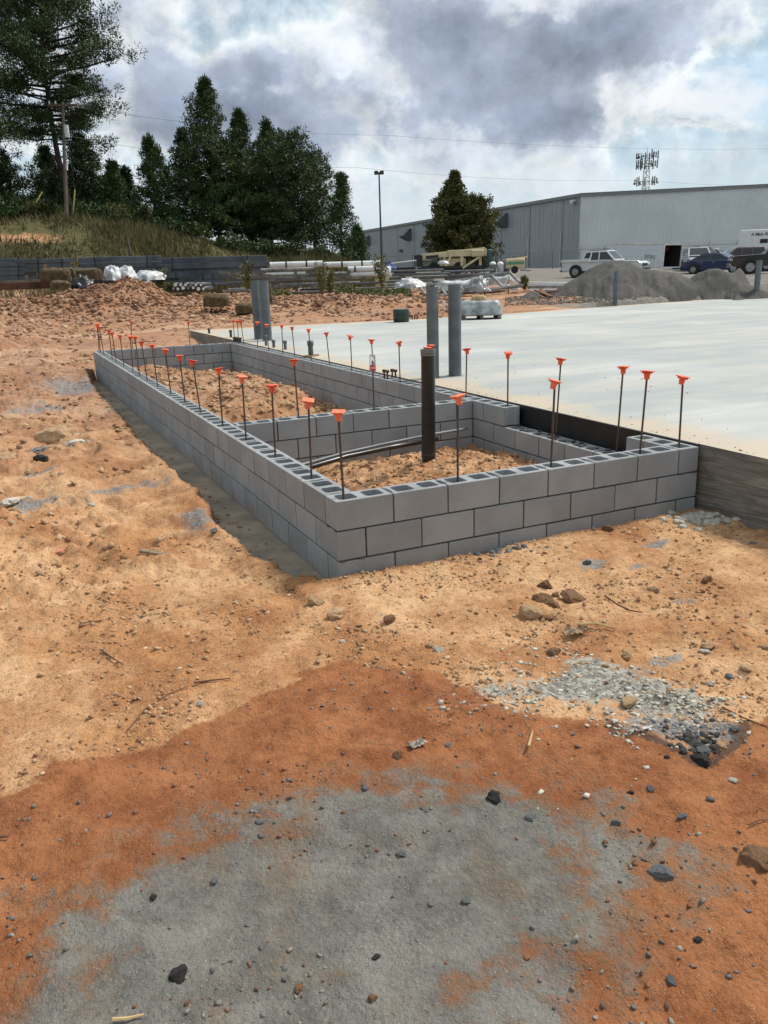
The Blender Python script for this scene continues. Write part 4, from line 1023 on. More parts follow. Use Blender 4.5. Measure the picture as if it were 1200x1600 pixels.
MB().add([(-.3, -.3, zA+.03), (WB/2, -.3, zR+.03), (WB/2, L1, zR+.03), (-.3, L1, zA+.03)], [(0, 1, 2, 3)]).add([(WB/2, -.3, zR+.03), (WB+.3, -.3, zA+.03), (WB+.3, L1, zA+.03), (WB/2, L1, zR+.03)], [(0, 1, 2, 3)]).build('roof', M_ROOF, wh)
MB().box((WB, L1/2, (zb+zA)/2), (.1, L1, zA-zb)).box((WB/2, L1, (zb+zA)/2), (WB, .1, zA-zb)).build('rear_wall', M_WH1, wh)
sA, sB = side_s(877), side_s(827); bay = abs(sB-sA); s = sA-bay
seams = [0.0]
while s < L1-2:
    if s > 1: seams.append(s)
    s += bay
seams.append(L1)
for i in range(len(seams)-1):
    a, b_ = seams[i], seams[i+1]
    mb = MB().box((.02, (a+b_)/2, (zb+zA)/2-.15), (.08, b_-a-.10, zA-zb-.3))
    y = a+.5
    while y < b_-.2: mb.box((-.025, y, (zb+zA)/2-.15), (.02, .06, zA-zb-.32)); y += 1.0
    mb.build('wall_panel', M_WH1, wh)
    if 0 < i: MB().box((.03, a, (zb+zA)/2-.15), (.16, .09, zA-zb-.3)).build('panel_seam', M_SEAM, wh)
for uu in (783, 827, 877):
    s = side_s(uu); mb = MB().box((-.10, s+.25, zb+2.6), (.10, .12, 4.4)); mb.build('downspout', M_DSP, wh)
for uu, vv, sz in ((578, 376, 1.9), (641, 367, 2.0), (788, 345, 1.9)):
    s = side_s(uu); qd = A+eC*s; dd_ = math.hypot(qd.x-CAM[0], qd.y-CAM[1]); zc = zt(uu, vv, dd_)
    h = sz/2
    mb = MB(); mb.prism([(-.02, -h), (-.02, h), (-.35, h), (-1.7, -.15*h), (-1.55, -.32*h), (-.4, -.95*h)], -h*.95, h*.95, Matrix.Translation((0, s, zc)))
    mb.build('vent_hood', M_HOOD, wh)
s = side_s(599); mb = MB().box((-.05, s, zb+2.0), (.08, 3.6, 4.6)); mb.build('dock_door', M_DOORW, wh)
s = side_s(629); MB().box((-.25, s, zA-4.6), (.45, .8, .5), ch=.05).build('wall_lamp', M_HOOD, wh)
s = side_s(895); MB().box((-.3, s, zA-.75), (.5, .9, .25), ch=.03).ball((-.5, s, zA-1.0), (.2, .25, .2)).build('security_camera', M_DSP, wh)

# ---------------------------------------------------------------- cell tower
M_GALV = pbr('galvanised', (.16, .17, .17), .5, .4); M_ANT = pbr('antenna_panel', (.10, .105, .105), .6)
g0 = G(1001, 222); ct = empty('cell_tower', 'lattice cell tower with three rings of antennas behind the warehouse', 'tower', g0, rzv(1001))
Ht = zt(1001, 237, 222)-g0[2]; mb = MB(); legs = []
def tw(z): return 1.9-1.35*z/Ht
for i in range(3):
    a = i*2.094+.5; mb.tube((tw(0)*math.cos(a), tw(0)*math.sin(a), 0), (tw(Ht)*math.cos(a), tw(Ht)*math.sin(a), Ht-.6), .11, .07, 6)
k = 0; z = 0
while z < Ht-1.5:
    for i in range(3):
        a = i*2.094+.5; b_ = a+2.094; z2 = z+1.25
        mb.tube((tw(z)*math.cos(a), tw(z)*math.sin(a), z), (tw(z2)*math.cos(b_), tw(z2)*math.sin(b_), z2), .045, n=4)
        mb.tube((tw(z)*math.cos(b_), tw(z)*math.sin(b_), z), (tw(z)*math.cos(a), tw(z)*math.sin(a), z), .04, n=4)
    z += 1.25
mb.build('lattice', M_GALV, ct)
MB().tube((0, 0, Ht-1), (0, 0, Ht+.8), .05, n=5).build('lightning_rod', M_GALV, ct)
for vv, wd in ((244, 1.95), (257.5, 1.85), (284.5, 2.5)):
    zc = zt(1001, vv, 222)-g0[2]; mb = MB(); an = MB()
    for i in range(3):
        a = i*2.094+.5+math.pi/3; c = Vector((math.cos(a), math.sin(a), 0)); t_ = Vector((-c.y, c.x, 0))
        p = c*wd
        mb.tube(c*.4+Vector((0, 0, zc)), p+Vector((0, 0, zc)), .05, n=4)
        for zz in (-.35, .35): mb.tube(p-t_*1.5+Vector((0, 0, zc+zz)), p+t_*1.5+Vector((0, 0, zc+zz)), .05, n=4)
        for j in range(4):
            qq = p+t_*(-1.4+j*.93)+c*.12
            if random.random() < .85: MB().box((qq.x, qq.y, zc+random.uniform(-.1, .1)), (.16, .30, random.choice([1.3, 1.9, 2.1])), rz=a).build('antenna', M_ANT, ct)
            if random.random() < .5: MB().box((qq.x-c.x*.3, qq.y-c.y*.3, zc-.3), (.25, .3, .5), rz=a).build('radio_unit', M_ANT, ct)
    mb.build('antenna_ring', M_GALV, ct)

# ---------------------------------------------------------------- light pole, utility pole, wires
g0 = G(597, 88); lp = empty('light_pole', 'tall thin dark parking lot light pole with box heads', 'light pole', g0, rzv(597))
Hh = zt(596, 270, 88)-g0[2]
MB().tube((0, 0, 0), (0, 0, Hh), .11, .07, 8).build('pole_shaft', M_DK, lp); MB().lathe([(.3, 0), (.3, .5), (.1, .52)], n=10).build('pole_base', M_FOOT, lp)
MB().box((0, 0, Hh+.05), (.5, .06, .06)).build('bracket', M_DK, lp)
for sx in (-.28, .28): MB().box((sx, 0, Hh+.02), (.42, .60, .34), ch=.05).build('lamp_head', M_DK, lp)
M_POLE = pbr('old_pole_wood', (.085, .058, .042), .9, var=.3, scale=3, col2=(.12, .095, .078))
pb = Vector(G(115, 60)); pt_ = Vector(PD(98, 160, 62))
up = empty('utility_pole', 'leaning wooden utility pole with crossarm in front of the tall pine', 'utility pole', pb)
rel = pt_-pb; ax = RIGHT(98)
MB().tube((0, 0, -.3), rel, .14, .09, 10).build('pole_shaft', M_POLE, up)
c = rel*.975; MB().box(c, (1.9, .10, .13), rz=rzv(98)-.3).build('crossarm', M_POLE, up)
dirx = Vector((math.cos(rzv(98)-.3), math.sin(rzv(98)-.3), 0))
for sx in (-.85, -.45, .85): MB().lathe([(.03, 0), (.06, .05), (.04, .10), (.06, .14), (.02, .2)], c+dirx*sx+Vector((0, 0, .07)), 8).build('insulator', M_DSP, up)
c2 = rel*.70; MB().tube(c2+ax*.22, c2+ax*.22+Vector((0, 0, .75)), .17, n=10).build('transformer', M_DSP, up)
MB().tube(rel*.42+ax*.14, rel*.50+ax*.14, .06, n=8).build('meter_box', M_DSP, up)
M_YEL = pbr('yellow_guard', (.36, .30, .07), .7, var=.2)
for i, (u0, v0, u1, v1, lb) in enumerate(((55, 345, 66, 300, 'leaning yellow guy wire guard left of the utility pole'), (124, 343, 117, 296, 'leaning yellow guy wire guard right of the utility pole'))):
    p0 = Vector(G(u0, 61)); p1 = Vector(PD(u1, v1, 62)); mb = MB().tube((0, 0, 0), p1-p0, .045, n=6); t = empty('guy_guard', lb, 'guy guard', p0)
    mb.build('guard', M_YEL, t); MB().tube(p1-p0, pt_*1.0-p0+Vector((0, 0, -1.0)), .010, n=4).build('guy_wire', M_DK, t)
M_WIRE = pbr('wire', (.10, .10, .11), .6)
def wire(pts, label):
    P3 = [Vector(p) for p in pts]; out = []
    for k in range(len(P3)-1):
        for j in range(14):
            t = j/14; p = P3[k].lerp(P3[k+1], t); p.z -= 4*t*(1-t)*.5; out.append(p)
    out.append(P3[-1]); link('power_line', MB().path(out, .012, 4).mesh('power_line'), M_WIRE, label=label, cat='wire', group='overhead power lines')
wire([pt_+dirx*-.85, PD(600, 211, 85), PD(1215, 232, 118)], 'upper thin power line crossing the clouds from the utility pole')
wire([pt_+Vector((0, 0, -2.0)), PD(560, 262, 85), PD(1000, 281, 118)+0, PD(1300, 286, 140)], 'lower thin power line running behind the trees towards the cell tower')

# ---------------------------------------------------------------- chain link fence
M_FEN = pbr('fence_steel', (.10, .11, .115), .6, .3)
fpts = [(360, 76), (600, 90), (905, 96), (1060, 93), (1240, 90)]
fn = empty('chain_link_fence', 'chain link fence with barbed wire arms along the warehouse', 'fence')
FP = [Vector(G(u, d)) for u, d in fpts]; rail = MB(); meshm = MB()
for k in range(len(FP)-1):
    a, b_ = FP[k], FP[k+1]; L = (b_-a).length; n = max(1, round(L/3.0)); e = (b_-a)/L; outw = -AWAY(fpts[k][0])
    for j in range(n+(k == len(FP)-2)):
        p = a+e*(L*j/n); p.z = float(Hs([p.x], [p.y])[0])
        MB().tube(p-Vector((0, 0, .2)), p+Vector((0, 0, 1.95)), .035, n=6).tube(p+Vector((0, 0, 1.95)), p+Vector((0, 0, 2.3))+e*.22, .02, n=4).build('fence_post', M_FEN, fn)
    for j in range(n):
        p = a+e*(L*j/n); q = a+e*(L*(j+1)/n); p.z = float(Hs([p.x], [p.y])[0]); q.z = float(Hs([q.x], [q.y])[0])
        rail.tube(p+Vector((0, 0, 1.93)), q+Vector((0, 0, 1.93)), .022, n=4)
        for zz in (2.05, 2.17, 2.28): rail.tube(p+Vector((0, 0, zz))+e*(zz-1.95)*.6, q+Vector((0, 0, zz))+e*(zz-1.95)*.6, .006, n=3, cap=False)
        m_ = 14
        for i in range(m_):
            for sg in (0, 1):
                x0 = i/m_; x1 = min(1, x0+1.9/3.0)
                z0, z1 = (0, 1.9) if sg else (1.9, 0)
                f = (x1-x0)/(1.9/3.0); zz1 = z0+(z1-z0)*f
                meshm.tube(p.lerp(q, x0)+Vector((0, 0, z0)), p.lerp(q, x1)+Vector((0, 0, zz1)), .004, n=3, cap=False)
rail.build('top_rail', M_FEN, fn); meshm.build('wire_mesh', M_FEN, fn, kind='stuff')

# ---------------------------------------------------------------- foliage
def leaf_cloud(C, Rr, per, size, elong=3.0, flat=.75, droop=0.0, up=0.0):
    C = np.asarray(C); n = len(C); Rr = np.asarray(Rr)
    N = n*per; ci = np.repeat(np.arange(n), per)
    d = rng.normal(0, 1, (N, 3)); d /= np.linalg.norm(d, axis=1)[:, None]
    rad = rng.random(N)**.5
    P0 = C[ci]+d*(rad*Rr[ci])[:, None]*np.array([1, 1, flat])
    t = d+rng.normal(0, .45, (N, 3)); t[:, 2] += up; t /= np.linalg.norm(t, axis=1)[:, None]
    s = rng.normal(0, 1, (N, 3)); s -= (s*t).sum(1)[:, None]*t; s /= np.linalg.norm(s, axis=1)[:, None]
    sz = size*rng.uniform(.6, 1.3, N)[:, None]
    V = np.stack([P0-s*sz/elong/1.2, P0+s*sz/elong/1.2, P0+t*sz], 1).reshape(-1, 3)
    return V, np.arange(3*N).reshape(-1, 3)
M_PINE = leaf_material('pine_needles', (.009, .022, .007), (.070, .108, .026)); M_PINE2 = leaf_material('young_pine_needles', (.012, .030, .010), (.072, .125, .032))
M_OAK = leaf_material('olive_leaves', (.020, .028, .008), (.135, .125, .035)); M_SHR = leaf_material('shrub_leaves', (.020, .030, .010), (.10, .115, .035))
M_BARK = pbr('pine_bark', (.060, .042, .032), .95, var=.3, scale=3)
def tree(u, vt, hw, d, label, style, cb=.12, mat=None, seed=0, dens=1.0, lean=0.0, group='pines on the bank'):
    rs = random.Random(seed*13+5); b0 = Vector(G(u, d)); Hh = zt(u, vt, d)-b0.z; Rm = hw*d/FPX
    t = empty('pine_tree' if style != 'round' else 'broadleaf_tree', label, 'tree', b0, rs.uniform(0, 6), group)
    wood = MB(); C = []; Rr = []
    ln = Vector((lean, 0, 0)); ln = Matrix.Rotation(-t.rotation_euler.z, 3, 'Z') @ (RIGHT(u)*lean)
    def tp(f): return ln*(f*f)*Hh+Vector((.02*Hh*math.sin(f*5+seed), .015*Hh*math.sin(f*7), f*Hh))
    wood.path([tp(k/10*.97) for k in range(11)], [Hh*.0135*(1-.9*k/10)+.02 for k in range(11)], 8)
    if style == 'tall': nb = int(60*dens)
    elif style == 'round': nb = int(95*dens)
    else: nb = int(85*dens)
    for i in range(nb):
        f = cb+(1-cb)*((i+rs.random())/nb)**(.92)
        f = min(f, .985); a = i*2.4+rs.uniform(-.5, .5); x = (f-cb)/(1-cb)
        if style == 'cone': r = Rm*1.08*(1-x)**.98*(.62+.45*min(1, x*6+.4))*rs.choice((.6, .85, 1.0, 1.15))*rs.uniform(.85, 1.12); rise = .12+.55*x
        elif style == 'tall': r = Rm*(.50+.50*math.sin(min(1, x*1.15+.12)*math.pi))*rs.uniform(.45, 1.0); rise = .05+.65*x
        else: r = Rm*math.sqrt(max(0, 1-(x*1.02-.30)**2/.56 if x > .3 else 1-.35*(.3-x)))*rs.uniform(.6, 1.08); rise = .25+.5*x
        r = max(r, .16 if style == 'cone' else .35)
        o = tp(f*.97); dr = Vector((math.cos(a), math.sin(a), rise))
        tip = o+dr*r; midp = o+dr*r*.5+Vector((0, 0, -.05*r)); tip.z += -.04*r*r*.2
        wood.path([o, midp, tip], [.018*r+.015, .012*r+.01, .008], 4)
        ncl = max(2, int(r/(.42 if style != 'tall' else .50)))
        for k in range(ncl):
            q = (k+1)/ncl
            if style == 'tall' and q < .40: continue
            if style == 'cone' and q < .15 and rs.random() < .5: continue
            p = o.lerp(tip, q); sp = .28*r*q
            nn = 3 if style == 'tall' else (2 if q > .5 else 1)
            for _ in range(nn):
                C.append((p.x+rs.gauss(0, sp*.5), p.y+rs.gauss(0, sp*.5), p.z+rs.gauss(0, .14)+.10)); Rr.append(rs.uniform(.24, .46)*(1.55 if style == 'tall' else 1.0))
    C.append(tuple(tp(1.0)-Vector((0, 0, .2)))); Rr.append(.14)
    C.append(tuple(tp(.96))); Rr.append(.2)
    for k in range(3): q_ = .985+.012*k; C.append(tuple(tp(.93+.025*k))); Rr.append(.16)
    V, Fa = leaf_cloud(C, Rr, 66 if style == 'tall' else 44, .19 if mat is not M_OAK else .16, 4.0 if mat is not M_OAK else 1.7, .8, up=.5)
    link('crown', np_mesh('crown', V, Fa), mat or M_PINE, t); wood.build('trunk', M_BARK, t, True)
    return t
tree(-28, 10, 95, 62, 'tall dark pine cut by the left picture edge', 'tall', .30, seed=1, dens=1.2)
tree(118, -62, 108, 67, 'tallest pine rising out of the top of the picture, behind the utility pole', 'tall', .34, seed=2, dens=1.55, lean=.01)
tree(5, 215, 70, 66, 'dense low pine at the left edge under the tall one', 'cone', .05, seed=3, dens=1.2)
tree(95, 235, 48, 72, 'dense dark pine directly behind the utility pole, left half', 'cone', .05, seed=4)
tree(150, 212, 55, 70, 'dense dark pine right of the utility pole', 'cone', .06, seed=5, dens=1.2)
tree(193, 256, 28, 68, 'small slim pine right of the tall pine', 'cone', .05, seed=6, mat=M_PINE2, dens=.8)
tree(212, 266, 20, 70, 'smallest slim pine in the gap between the groups', 'cone', .08, seed=7, mat=M_PINE2, dens=.7)
tree(254, 218, 40, 66, 'pointed young pine standing alone left of the middle group', 'cone', .06, seed=8, mat=M_PINE2, dens=1.0)
tree(306, 205, 50, 70, 'pine at the left flank of the middle group', 'cone', .06, seed=9, dens=1.1)
tree(345, 122, 78, 66, 'highest pointed pine of the middle group', 'cone', .08, seed=10, dens=1.7)
tree(392, 172, 66, 68, 'second highest pine of the middle group', 'cone', .08, seed=11, dens=1.4)
tree(428, 188, 60, 72, 'rounded pine in the centre of the middle group', 'cone', .10, seed=12, dens=1.3)
tree(464, 214, 52, 66, 'broad rounded pine at the right of the middle group', 'round', .12, seed=13, mat=M_PINE, dens=1.0)
tree(497, 244, 34, 70, 'lower round topped pine at the right flank of the middle group', 'round', .14, seed=14, mat=M_PINE, dens=.8)
tree(538, 272, 26, 64, 'feathery young pine at the right end of the middle group', 'cone', .10, seed=15, mat=M_PINE2, dens=.75)
tree(560, 357, 20, 72, 'small green pine peeping out beside the warehouse end', 'cone', .05, seed=16, mat=M_PINE2, dens=.5)
tree(712, 272, 54, 76, 'big olive green tree in front of the warehouse wall', 'cone', .03, seed=17, mat=M_OAK, dens=1.9, group=None)
tree(744, 312, 30, 75, 'lower olive green tree joined to the right of the big one', 'round', .02, seed=18, mat=M_OAK, dens=.7, group=None)
def shrub(u, d, wpx, hpx, label, mat=M_SHR, per=60, size=.16, grp='shrubs on the bank'):
    b0 = Vector(G(u, d)); w_ = wpx*pxm(d)/2; h_ = hpx*pxm(d); t = empty('shrub', label, 'shrub', b0, 0, grp)
    C = []; Rr = []; wood = MB()
    for i in range(22):
        a = random.uniform(0, 6.28); r = random.random()**.5*w_*.8; z = random.uniform(.15, .85)*h_*(1-.5*(r/w_)**2)
        C.append((r*math.cos(a), r*math.sin(a), z)); Rr.append(random.uniform(.22, .4)*min(w_, h_))
        if i < 9: wood.tube((0, 0, 0), C[-1], .02, .008, 4)
    V, Fa = leaf_cloud(C, Rr, per, size, 1.8, .8, up=.3)
    link('foliage', np_mesh('foliage', V, Fa), mat, t); wood.build('stem', M_BARK, t)
for i, (u, d, w_, h_, lb) in enumerate([(12, 60, 60, 40, 'shrub at the left edge under the pines'), (62, 61, 50, 34, 'dark shrub left of the utility pole'), (95, 63, 44, 34, 'shrub touching the left of the utility pole'),
        (150, 62, 56, 30, 'shrub right of the utility pole foot'), (190, 61, 50, 44, 'brighter green shrub below the slim pines'), (228, 62, 46, 36, 'pale bushy shrub between the slim pines and the lone pine'),
        (272, 60, 50, 24, 'low shrub below the lone young pine'), (315, 61, 50, 26, 'shrub at the left foot of the middle group'), (362, 59, 60, 26, 'shrub below the highest pine'),
        (410, 59, 60, 26, 'shrub below the centre of the middle group'), (455, 59, 60, 24, 'shrub below the broad rounded pine'), (500, 60, 50, 26, 'shrub below the right flank of the middle group'), (540, 62, 46, 30, 'shrub at the foot of the feathery pine')]):
    shrub(u, d, w_, h_, lb, M_SHR if i % 3 else M_PINE2)
shrub(1098, 86, 34, 24, 'small round tree behind the parked cars at the fence', M_OAK, 90, .2, None)
shrub(905, 88, 24, 14, 'small green sapling by the pickup roof', M_PINE2, 30, .14, None)
# grass of the bank
th = np.radians(rng.uniform(-3, 24.5, 70000)); rd = 46.5+22*rng.random(70000); gx_ = CAM[0]+np.sin(th)*rd; gy_ = CAM[1]+np.cos(th)*rd
bbv = np.degrees(th); br1 = np.exp(-((bbv-.5)/3.0)**2)*np.exp(-((rd-49.0)/2.0)**2)*.9+np.exp(-((bbv-2.3)/4.0)**2)*np.exp(-((rd-56)/1.2)**2)*.8+np.exp(-((rd-47)/1.2)**2)*.8
k = rng.random(len(gx_)) < np.clip(1-br1*.7, .12, 1)*np.clip(.6+fbm(gx_, gy_, .4, 3, .6, 500)*1.6, .1, 1); gx_, gy_ = gx_[k], gy_[k]
gz_ = Hs(gx_, gy_); n = len(gx_); C = np.stack([gx_, gy_, gz_], 1)
h_ = (.18+.55*rng.random(n)**1.6)*(1+.6*np.clip(fbm(gx_, gy_, .25, 3, .5, 510)*2, -.5, 1)); a = rng.uniform(0, 3.14, n); w_ = rng.uniform(.02, .05, n)
dv = np.stack([np.cos(a), np.sin(a), 0*a], 1)*w_[:, None]; tip = C+np.stack([rng.normal(0, .16, n), rng.normal(0, .16, n), h_], 1)
V = np.stack([C-dv, C+dv, tip], 1).reshape(-1, 3)
M_GRASS = leaf_material('bank_grass', (.040, .045, .014), (.20, .165, .075), .8)
link('grass', np_mesh('grass', V, np.arange(3*n).reshape(-1, 3)), M_GRASS, label='long olive and brown grass covering the bank below the pines', cat='grass', kind='stuff')
p = Vector(G(208, 54)); link('old_post', MB().tube((0, 0, 0), (-.12, 0, 1.2), .10, .08, 8).mesh('old_post'), M_POLE, label='short leaning weathered post on the grassy bank', cat='post', loc=p)
p = Vector(G(185, 53)); link('log', MB().tube((0, 0, .2), (1.5, -.3, .12), .14, .11, 8).mesh('log'), M_WOODG, label='weathered log lying on the bank left of the old post', cat='log', loc=p, rot=(0, 0, rzv(185)))
def weed(u, vb, vt, d, label):
    b0 = Vector(G(u, d)); Hh = max(.5, (vb-vt)*pxm(d)); t = empty('weed', label, 'weed', b0, 0, 'tall weeds in the storage yard'); st_ = MB(); C = []; Rr = []
    for i in range(6):
        a = random.uniform(0, 6.28); l = random.uniform(.05, .22); tip = Vector((math.cos(a)*l*Hh, math.sin(a)*l*Hh, Hh*random.uniform(.7, 1)))
        st_.path([(0, 0, 0), tip*.5+Vector((0, 0, .08)), tip], [.012, .010, .005], 4)
        for k in range(7): C.append(tuple(tip*(.3+.1*k))); Rr.append(.10)
    V, Fa = leaf_cloud(C, Rr, 12, .10, 2.0, 1.0, up=.4); link('leaves', np_mesh('leaves', V, Fa), M_WEED, t); st_.build('stem', M_TWIG, t)
M_WEED = leaf_material('weed_leaves', (.05, .06, .02), (.22, .22, .09))
for u, vb, vt, d, lb in [(112, 452, 420, 40, 'yellowish weed before the left pipe stack'), (250, 452, 403, 38, 'tall pale weed before the long beam stack'), (262, 452, 425, 38.5, 'shorter weed right of the white wrapped bundle'), (386, 462, 402, 37, 'reddish tall weed left of the white pipes'),
        (502, 460, 405, 38, 'bushy yellow weed before the white pipes, left one'), (514, 460, 415, 38.5, 'bushy yellow weed before the white pipes, right one'), (597, 462, 400, 39, 'thin tall weed beside the blue tarp'), (628, 430, 410, 44, 'weed behind the blue tarp'), (820, 460, 440, 36, 'yellow green weed beside the small gravel heap')]:
    weed(u, vb, vt, d, lb)
# low green cover at the foot of the racks
for sg, (u0, u1, d0, d1, nn) in enumerate([(410, 450, 34, 37, 1500), (525, 640, 33.5, 37, 5200), (100, 125, 38, 42, 400)]):
    uu = rng.uniform(u0, u1, nn); dq = rng.uniform(d0, d1, nn); aa = np.array([br(x) for x in uu]); x_ = CAM[0]+np.sin(aa)*dq; y_ = CAM[1]+np.cos(aa)*dq; z_ = Hs(x_, y_)
    C = np.stack([x_, y_, z_+.05+rng.random(nn)*.22], 1); V, Fa = leaf_cloud(C, np.full(nn, .05), 3, .09, 2.0, 1, up=.3)
    link('ground_cover', np_mesh('ground_cover', V, Fa), M_WEED, label=['low weeds at the foot of the white pipe rack', 'low green weeds left of the leaning steel frame', 'low weeds between the two left stacks'][sg], cat='weeds', kind='stuff')

# ---------------------------------------------------------------- stored pipes and beams
M_SLATE = pbr('slate_pipe', (.060, .074, .088), .5, var=.2, scale=1.5, rnd=.2); M_WPIPE = pbr('white_pipe', (.66, .68, .66), .45, var=.06, scale=2)
M_SLATE2 = pbr('grey_blue_pipe', (.12, .14, .155), .45, var=.2, scale=1.5, rnd=.35); M_GPIPE = pbr('dull_pipe', (.20, .20, .19), .6, var=.25, scale=2, rnd=.25); M_STRAP = pbr('strap', (.012, .012, .012), .6)
def hpipe(u0, u1, v, rp, d, mat, label, group, name='pipe', cat='pipe', tilt=0.0, box=False, straps=(), hollow=True):
    """horizontal pipe whose ends are seen in columns u0 and u1, axis height from row v, radius rp px"""
    um = (u0+u1)/2; c = Vector(PD(um, v, d)); L = (u1-u0)*pxm(d); r = rp*pxm(d)
    t = empty(name, label, cat, c, rzv(um)+random.uniform(-.006, .006), group); t.rotation_euler.y = tilt
    if box: MB().box((0, 0, 0), (L, r*2.0, r*1.9), ch=r*.12).build('pipe_tube', mat, t)
    elif hollow: MB().pipe((-L/2, 0, 0), (L/2, 0, 0), r, r*.9, 12).build('pipe_tube', mat, t, False)
    else: MB().tube((-L/2, 0, 0), (L/2, 0, 0), r, n=10).build('pipe_tube', mat, t, True)
    for s_ in straps:
        x = (s_-um)*pxm(d)
        if box: MB().box((x, 0, 0), (.06, r*2.06, r*1.98)).build('strap', M_STRAP, t)
        else: MB().tube((x-.04, 0, 0), (x+.04, 0, 0), r*1.04, n=12).build('strap', M_STRAP, t)
    return t
rows_n = ['top', 'second', 'third', 'fourth', 'fifth', 'lowest']
for r_ in range(6):
    v = 407+r_*7.0
    hpipe(-60, 28, v, 2.9, 42+random.uniform(-.1, .1), M_SLATE, 'dark pipe in the %s row of the far left stack, left length' % rows_n[r_], 'dark pipes of the far left stack', straps=(20,), box=True)
    hpipe(30, 104-r_*1.0+random.uniform(-3, 3), v+.6, 2.9, 42+random.uniform(-.1, .1), M_SLATE, 'dark pipe in the %s row of the far left stack, right length' % rows_n[r_], 'dark pipes of the far left stack', straps=(61, 92), box=True)
    MB  # noqa
for u in (15, 58, 98): p = PD(u, 428, 42.2); link('dunnage_post', MB().box((0, 0, 0), (.09, .5, 1.55)).mesh('dunnage_post'), M_WOODG, label='wooden upright spacer in the far left stack at its %s' % {15: 'left', 58: 'middle', 98: 'right end'}[u], cat='spacer', group='spacers of the far left stack', loc=Vector(p), rot=(0, 0, rzv(u)))
for r_ in range(3): hpipe(92+r_*2, 125, 422+r_*7.5, 3.0, 43.5, M_SLATE, 'short dark pipe end in the gap between the left stacks, %s one' % ['upper', 'middle', 'lower'][r_], 'dark pipes between the left stacks')
for r_ in range(6):
    v = 405.5+r_*8.9; e0 = 127+random.uniform(-1, 6); e1 = (410, 418, 412, 360, 345, 335)[r_]; mid_ = 275+random.uniform(-25, 25)
    if r_ < 2: mid_ = 245
    hpipe(e0, mid_, v, 4.35, 44+random.uniform(-.1, .15), M_SLATE, 'long slate grey beam in the %s row of the big stack, left length' % rows_n[r_], 'slate beams of the big stack', 'beam', 'beam', box=True, straps=(e0+22, mid_-20))
    hpipe(mid_+1, e1, v+.2, 4.35, 44+random.uniform(-.1, .15), M_SLATE, 'long slate grey beam in the %s row of the big stack, right length' % rows_n[r_], 'slate beams of the big stack', 'beam', 'beam', box=True, straps=(mid_+30, e1-28))
# white pipes and the rack
for i, (u0, u1, v, rp, lb) in enumerate([(424, 502, 413, 4.2, 'thick white pipe on top of the rack, left one'), (508, 592, 412.5, 4.0, 'thick white pipe on top of the rack, right one'), (545, 596, 420, 4.0, 'thick white pipe below the right top one'),
        (378, 475, 428, 2.2, 'long thin white pipe across the middle of the rack'), (410, 495, 421, 2.6, 'pale grey pipe under the left thick white pipe'), (470, 560, 428, 2.6, 'pale pipe at the right middle of the rack'),
        (372, 480, 434.5, 2.2, 'whitish board like pipe low in the rack, left'), (480, 580, 434.5, 2.2, 'whitish board like pipe low in the rack, right'), (548, 600, 428, 3.4, 'short white pipe with open end at the right of the rack')]):
    hpipe(u0, u1, v, rp, 41-(.4 if v > 418 else 0), M_WPIPE if i in (0, 1, 2, 3, 8) else M_GPIPE, lb, 'pale pipes on the rack', straps=((u0+u1)/2-15, (u0+u1)/2+15) if rp > 3.5 else ())
for i, (u0, u1, v) in enumerate([(340, 470, 441), (440, 560, 443), (360, 480, 449), (470, 545, 451), (350, 430, 454), (420, 530, 456.5), (560, 640, 441), (555, 650, 449)]):
    hpipe(u0, u1, v, 1.7, 39.5+random.uniform(0, .5), M_GPIPE if i % 3 else M_SLATE, 'dull grey pipe low under the rack, %s' % ['upper left', 'upper middle', 'middle left', 'middle right', 'lowest left', 'lowest right', 'right of the rack above', 'right of the rack below'][i], 'dull pipes under the rack', tilt=random.uniform(-.03, .03))
rk = empty('storage_rack', 'grey wooden storage rack with uprights and long rails under the white pipes', 'rack', Vector(PD(470, 440, 40)), rzv(470))
for u in (365, 372, 414, 428, 463, 487, 530, 543):
    MB().box(((u-470)*pxm(40), random.choice([-.35, .4]), -.05), (.13, .10, 1.05 if u % 2 else .8), rz=.1).build('upright', M_WOODG, rk)
for v, a, b_ in ((436.5, 360, 545), (425, 360, 420), (446, 430, 520), (456, 395, 545)):
    MB().box((((a+b_)/2-470)*pxm(40), -.42, (440-v)*pxm(40)), ((b_-a)*pxm(40), .08, .12), M=Matrix.Rotation(random.uniform(-.02, .02), 4, 'Y')).build('rail', M_WOODG, rk)
MB().box(((388-470)*pxm(40), -.5, .42), (2.4, .06, .14), M=Matrix.Rotation(.10, 4, 'Y')).build('brace', M_WOODG, rk)
# pipes with white ends pointing to the camera
for i in range(15):
    u = 262+(i % 8)*8+(i//8)*4; v = 452-(i//8)*7-(random.random()*3 if i < 8 else 0)
    q = Vector(PD(u, v, 39.5)); t = empty('capped_pipe', 'dark pipe end with white cap, %s row, %s from the left' % ('lower' if i < 8 else 'upper', ordn[i % 8]), 'pipe', q, rzv(u)+random.uniform(-.15, .15), 'white capped pipes beside the big stack')
    MB().tube((0, 0, 0), (0, 4, 0), 3.4*pxm(40), n=10).build('pipe_tube', M_SLATE, t, True)
    MB().tube((0, -.02, 0), (0, .06, 0), (2.0 if i % 3 else 2.6)*pxm(40), n=10).build('end_cap', M_WPIPE if i % 4 else M_GPIPE, t)
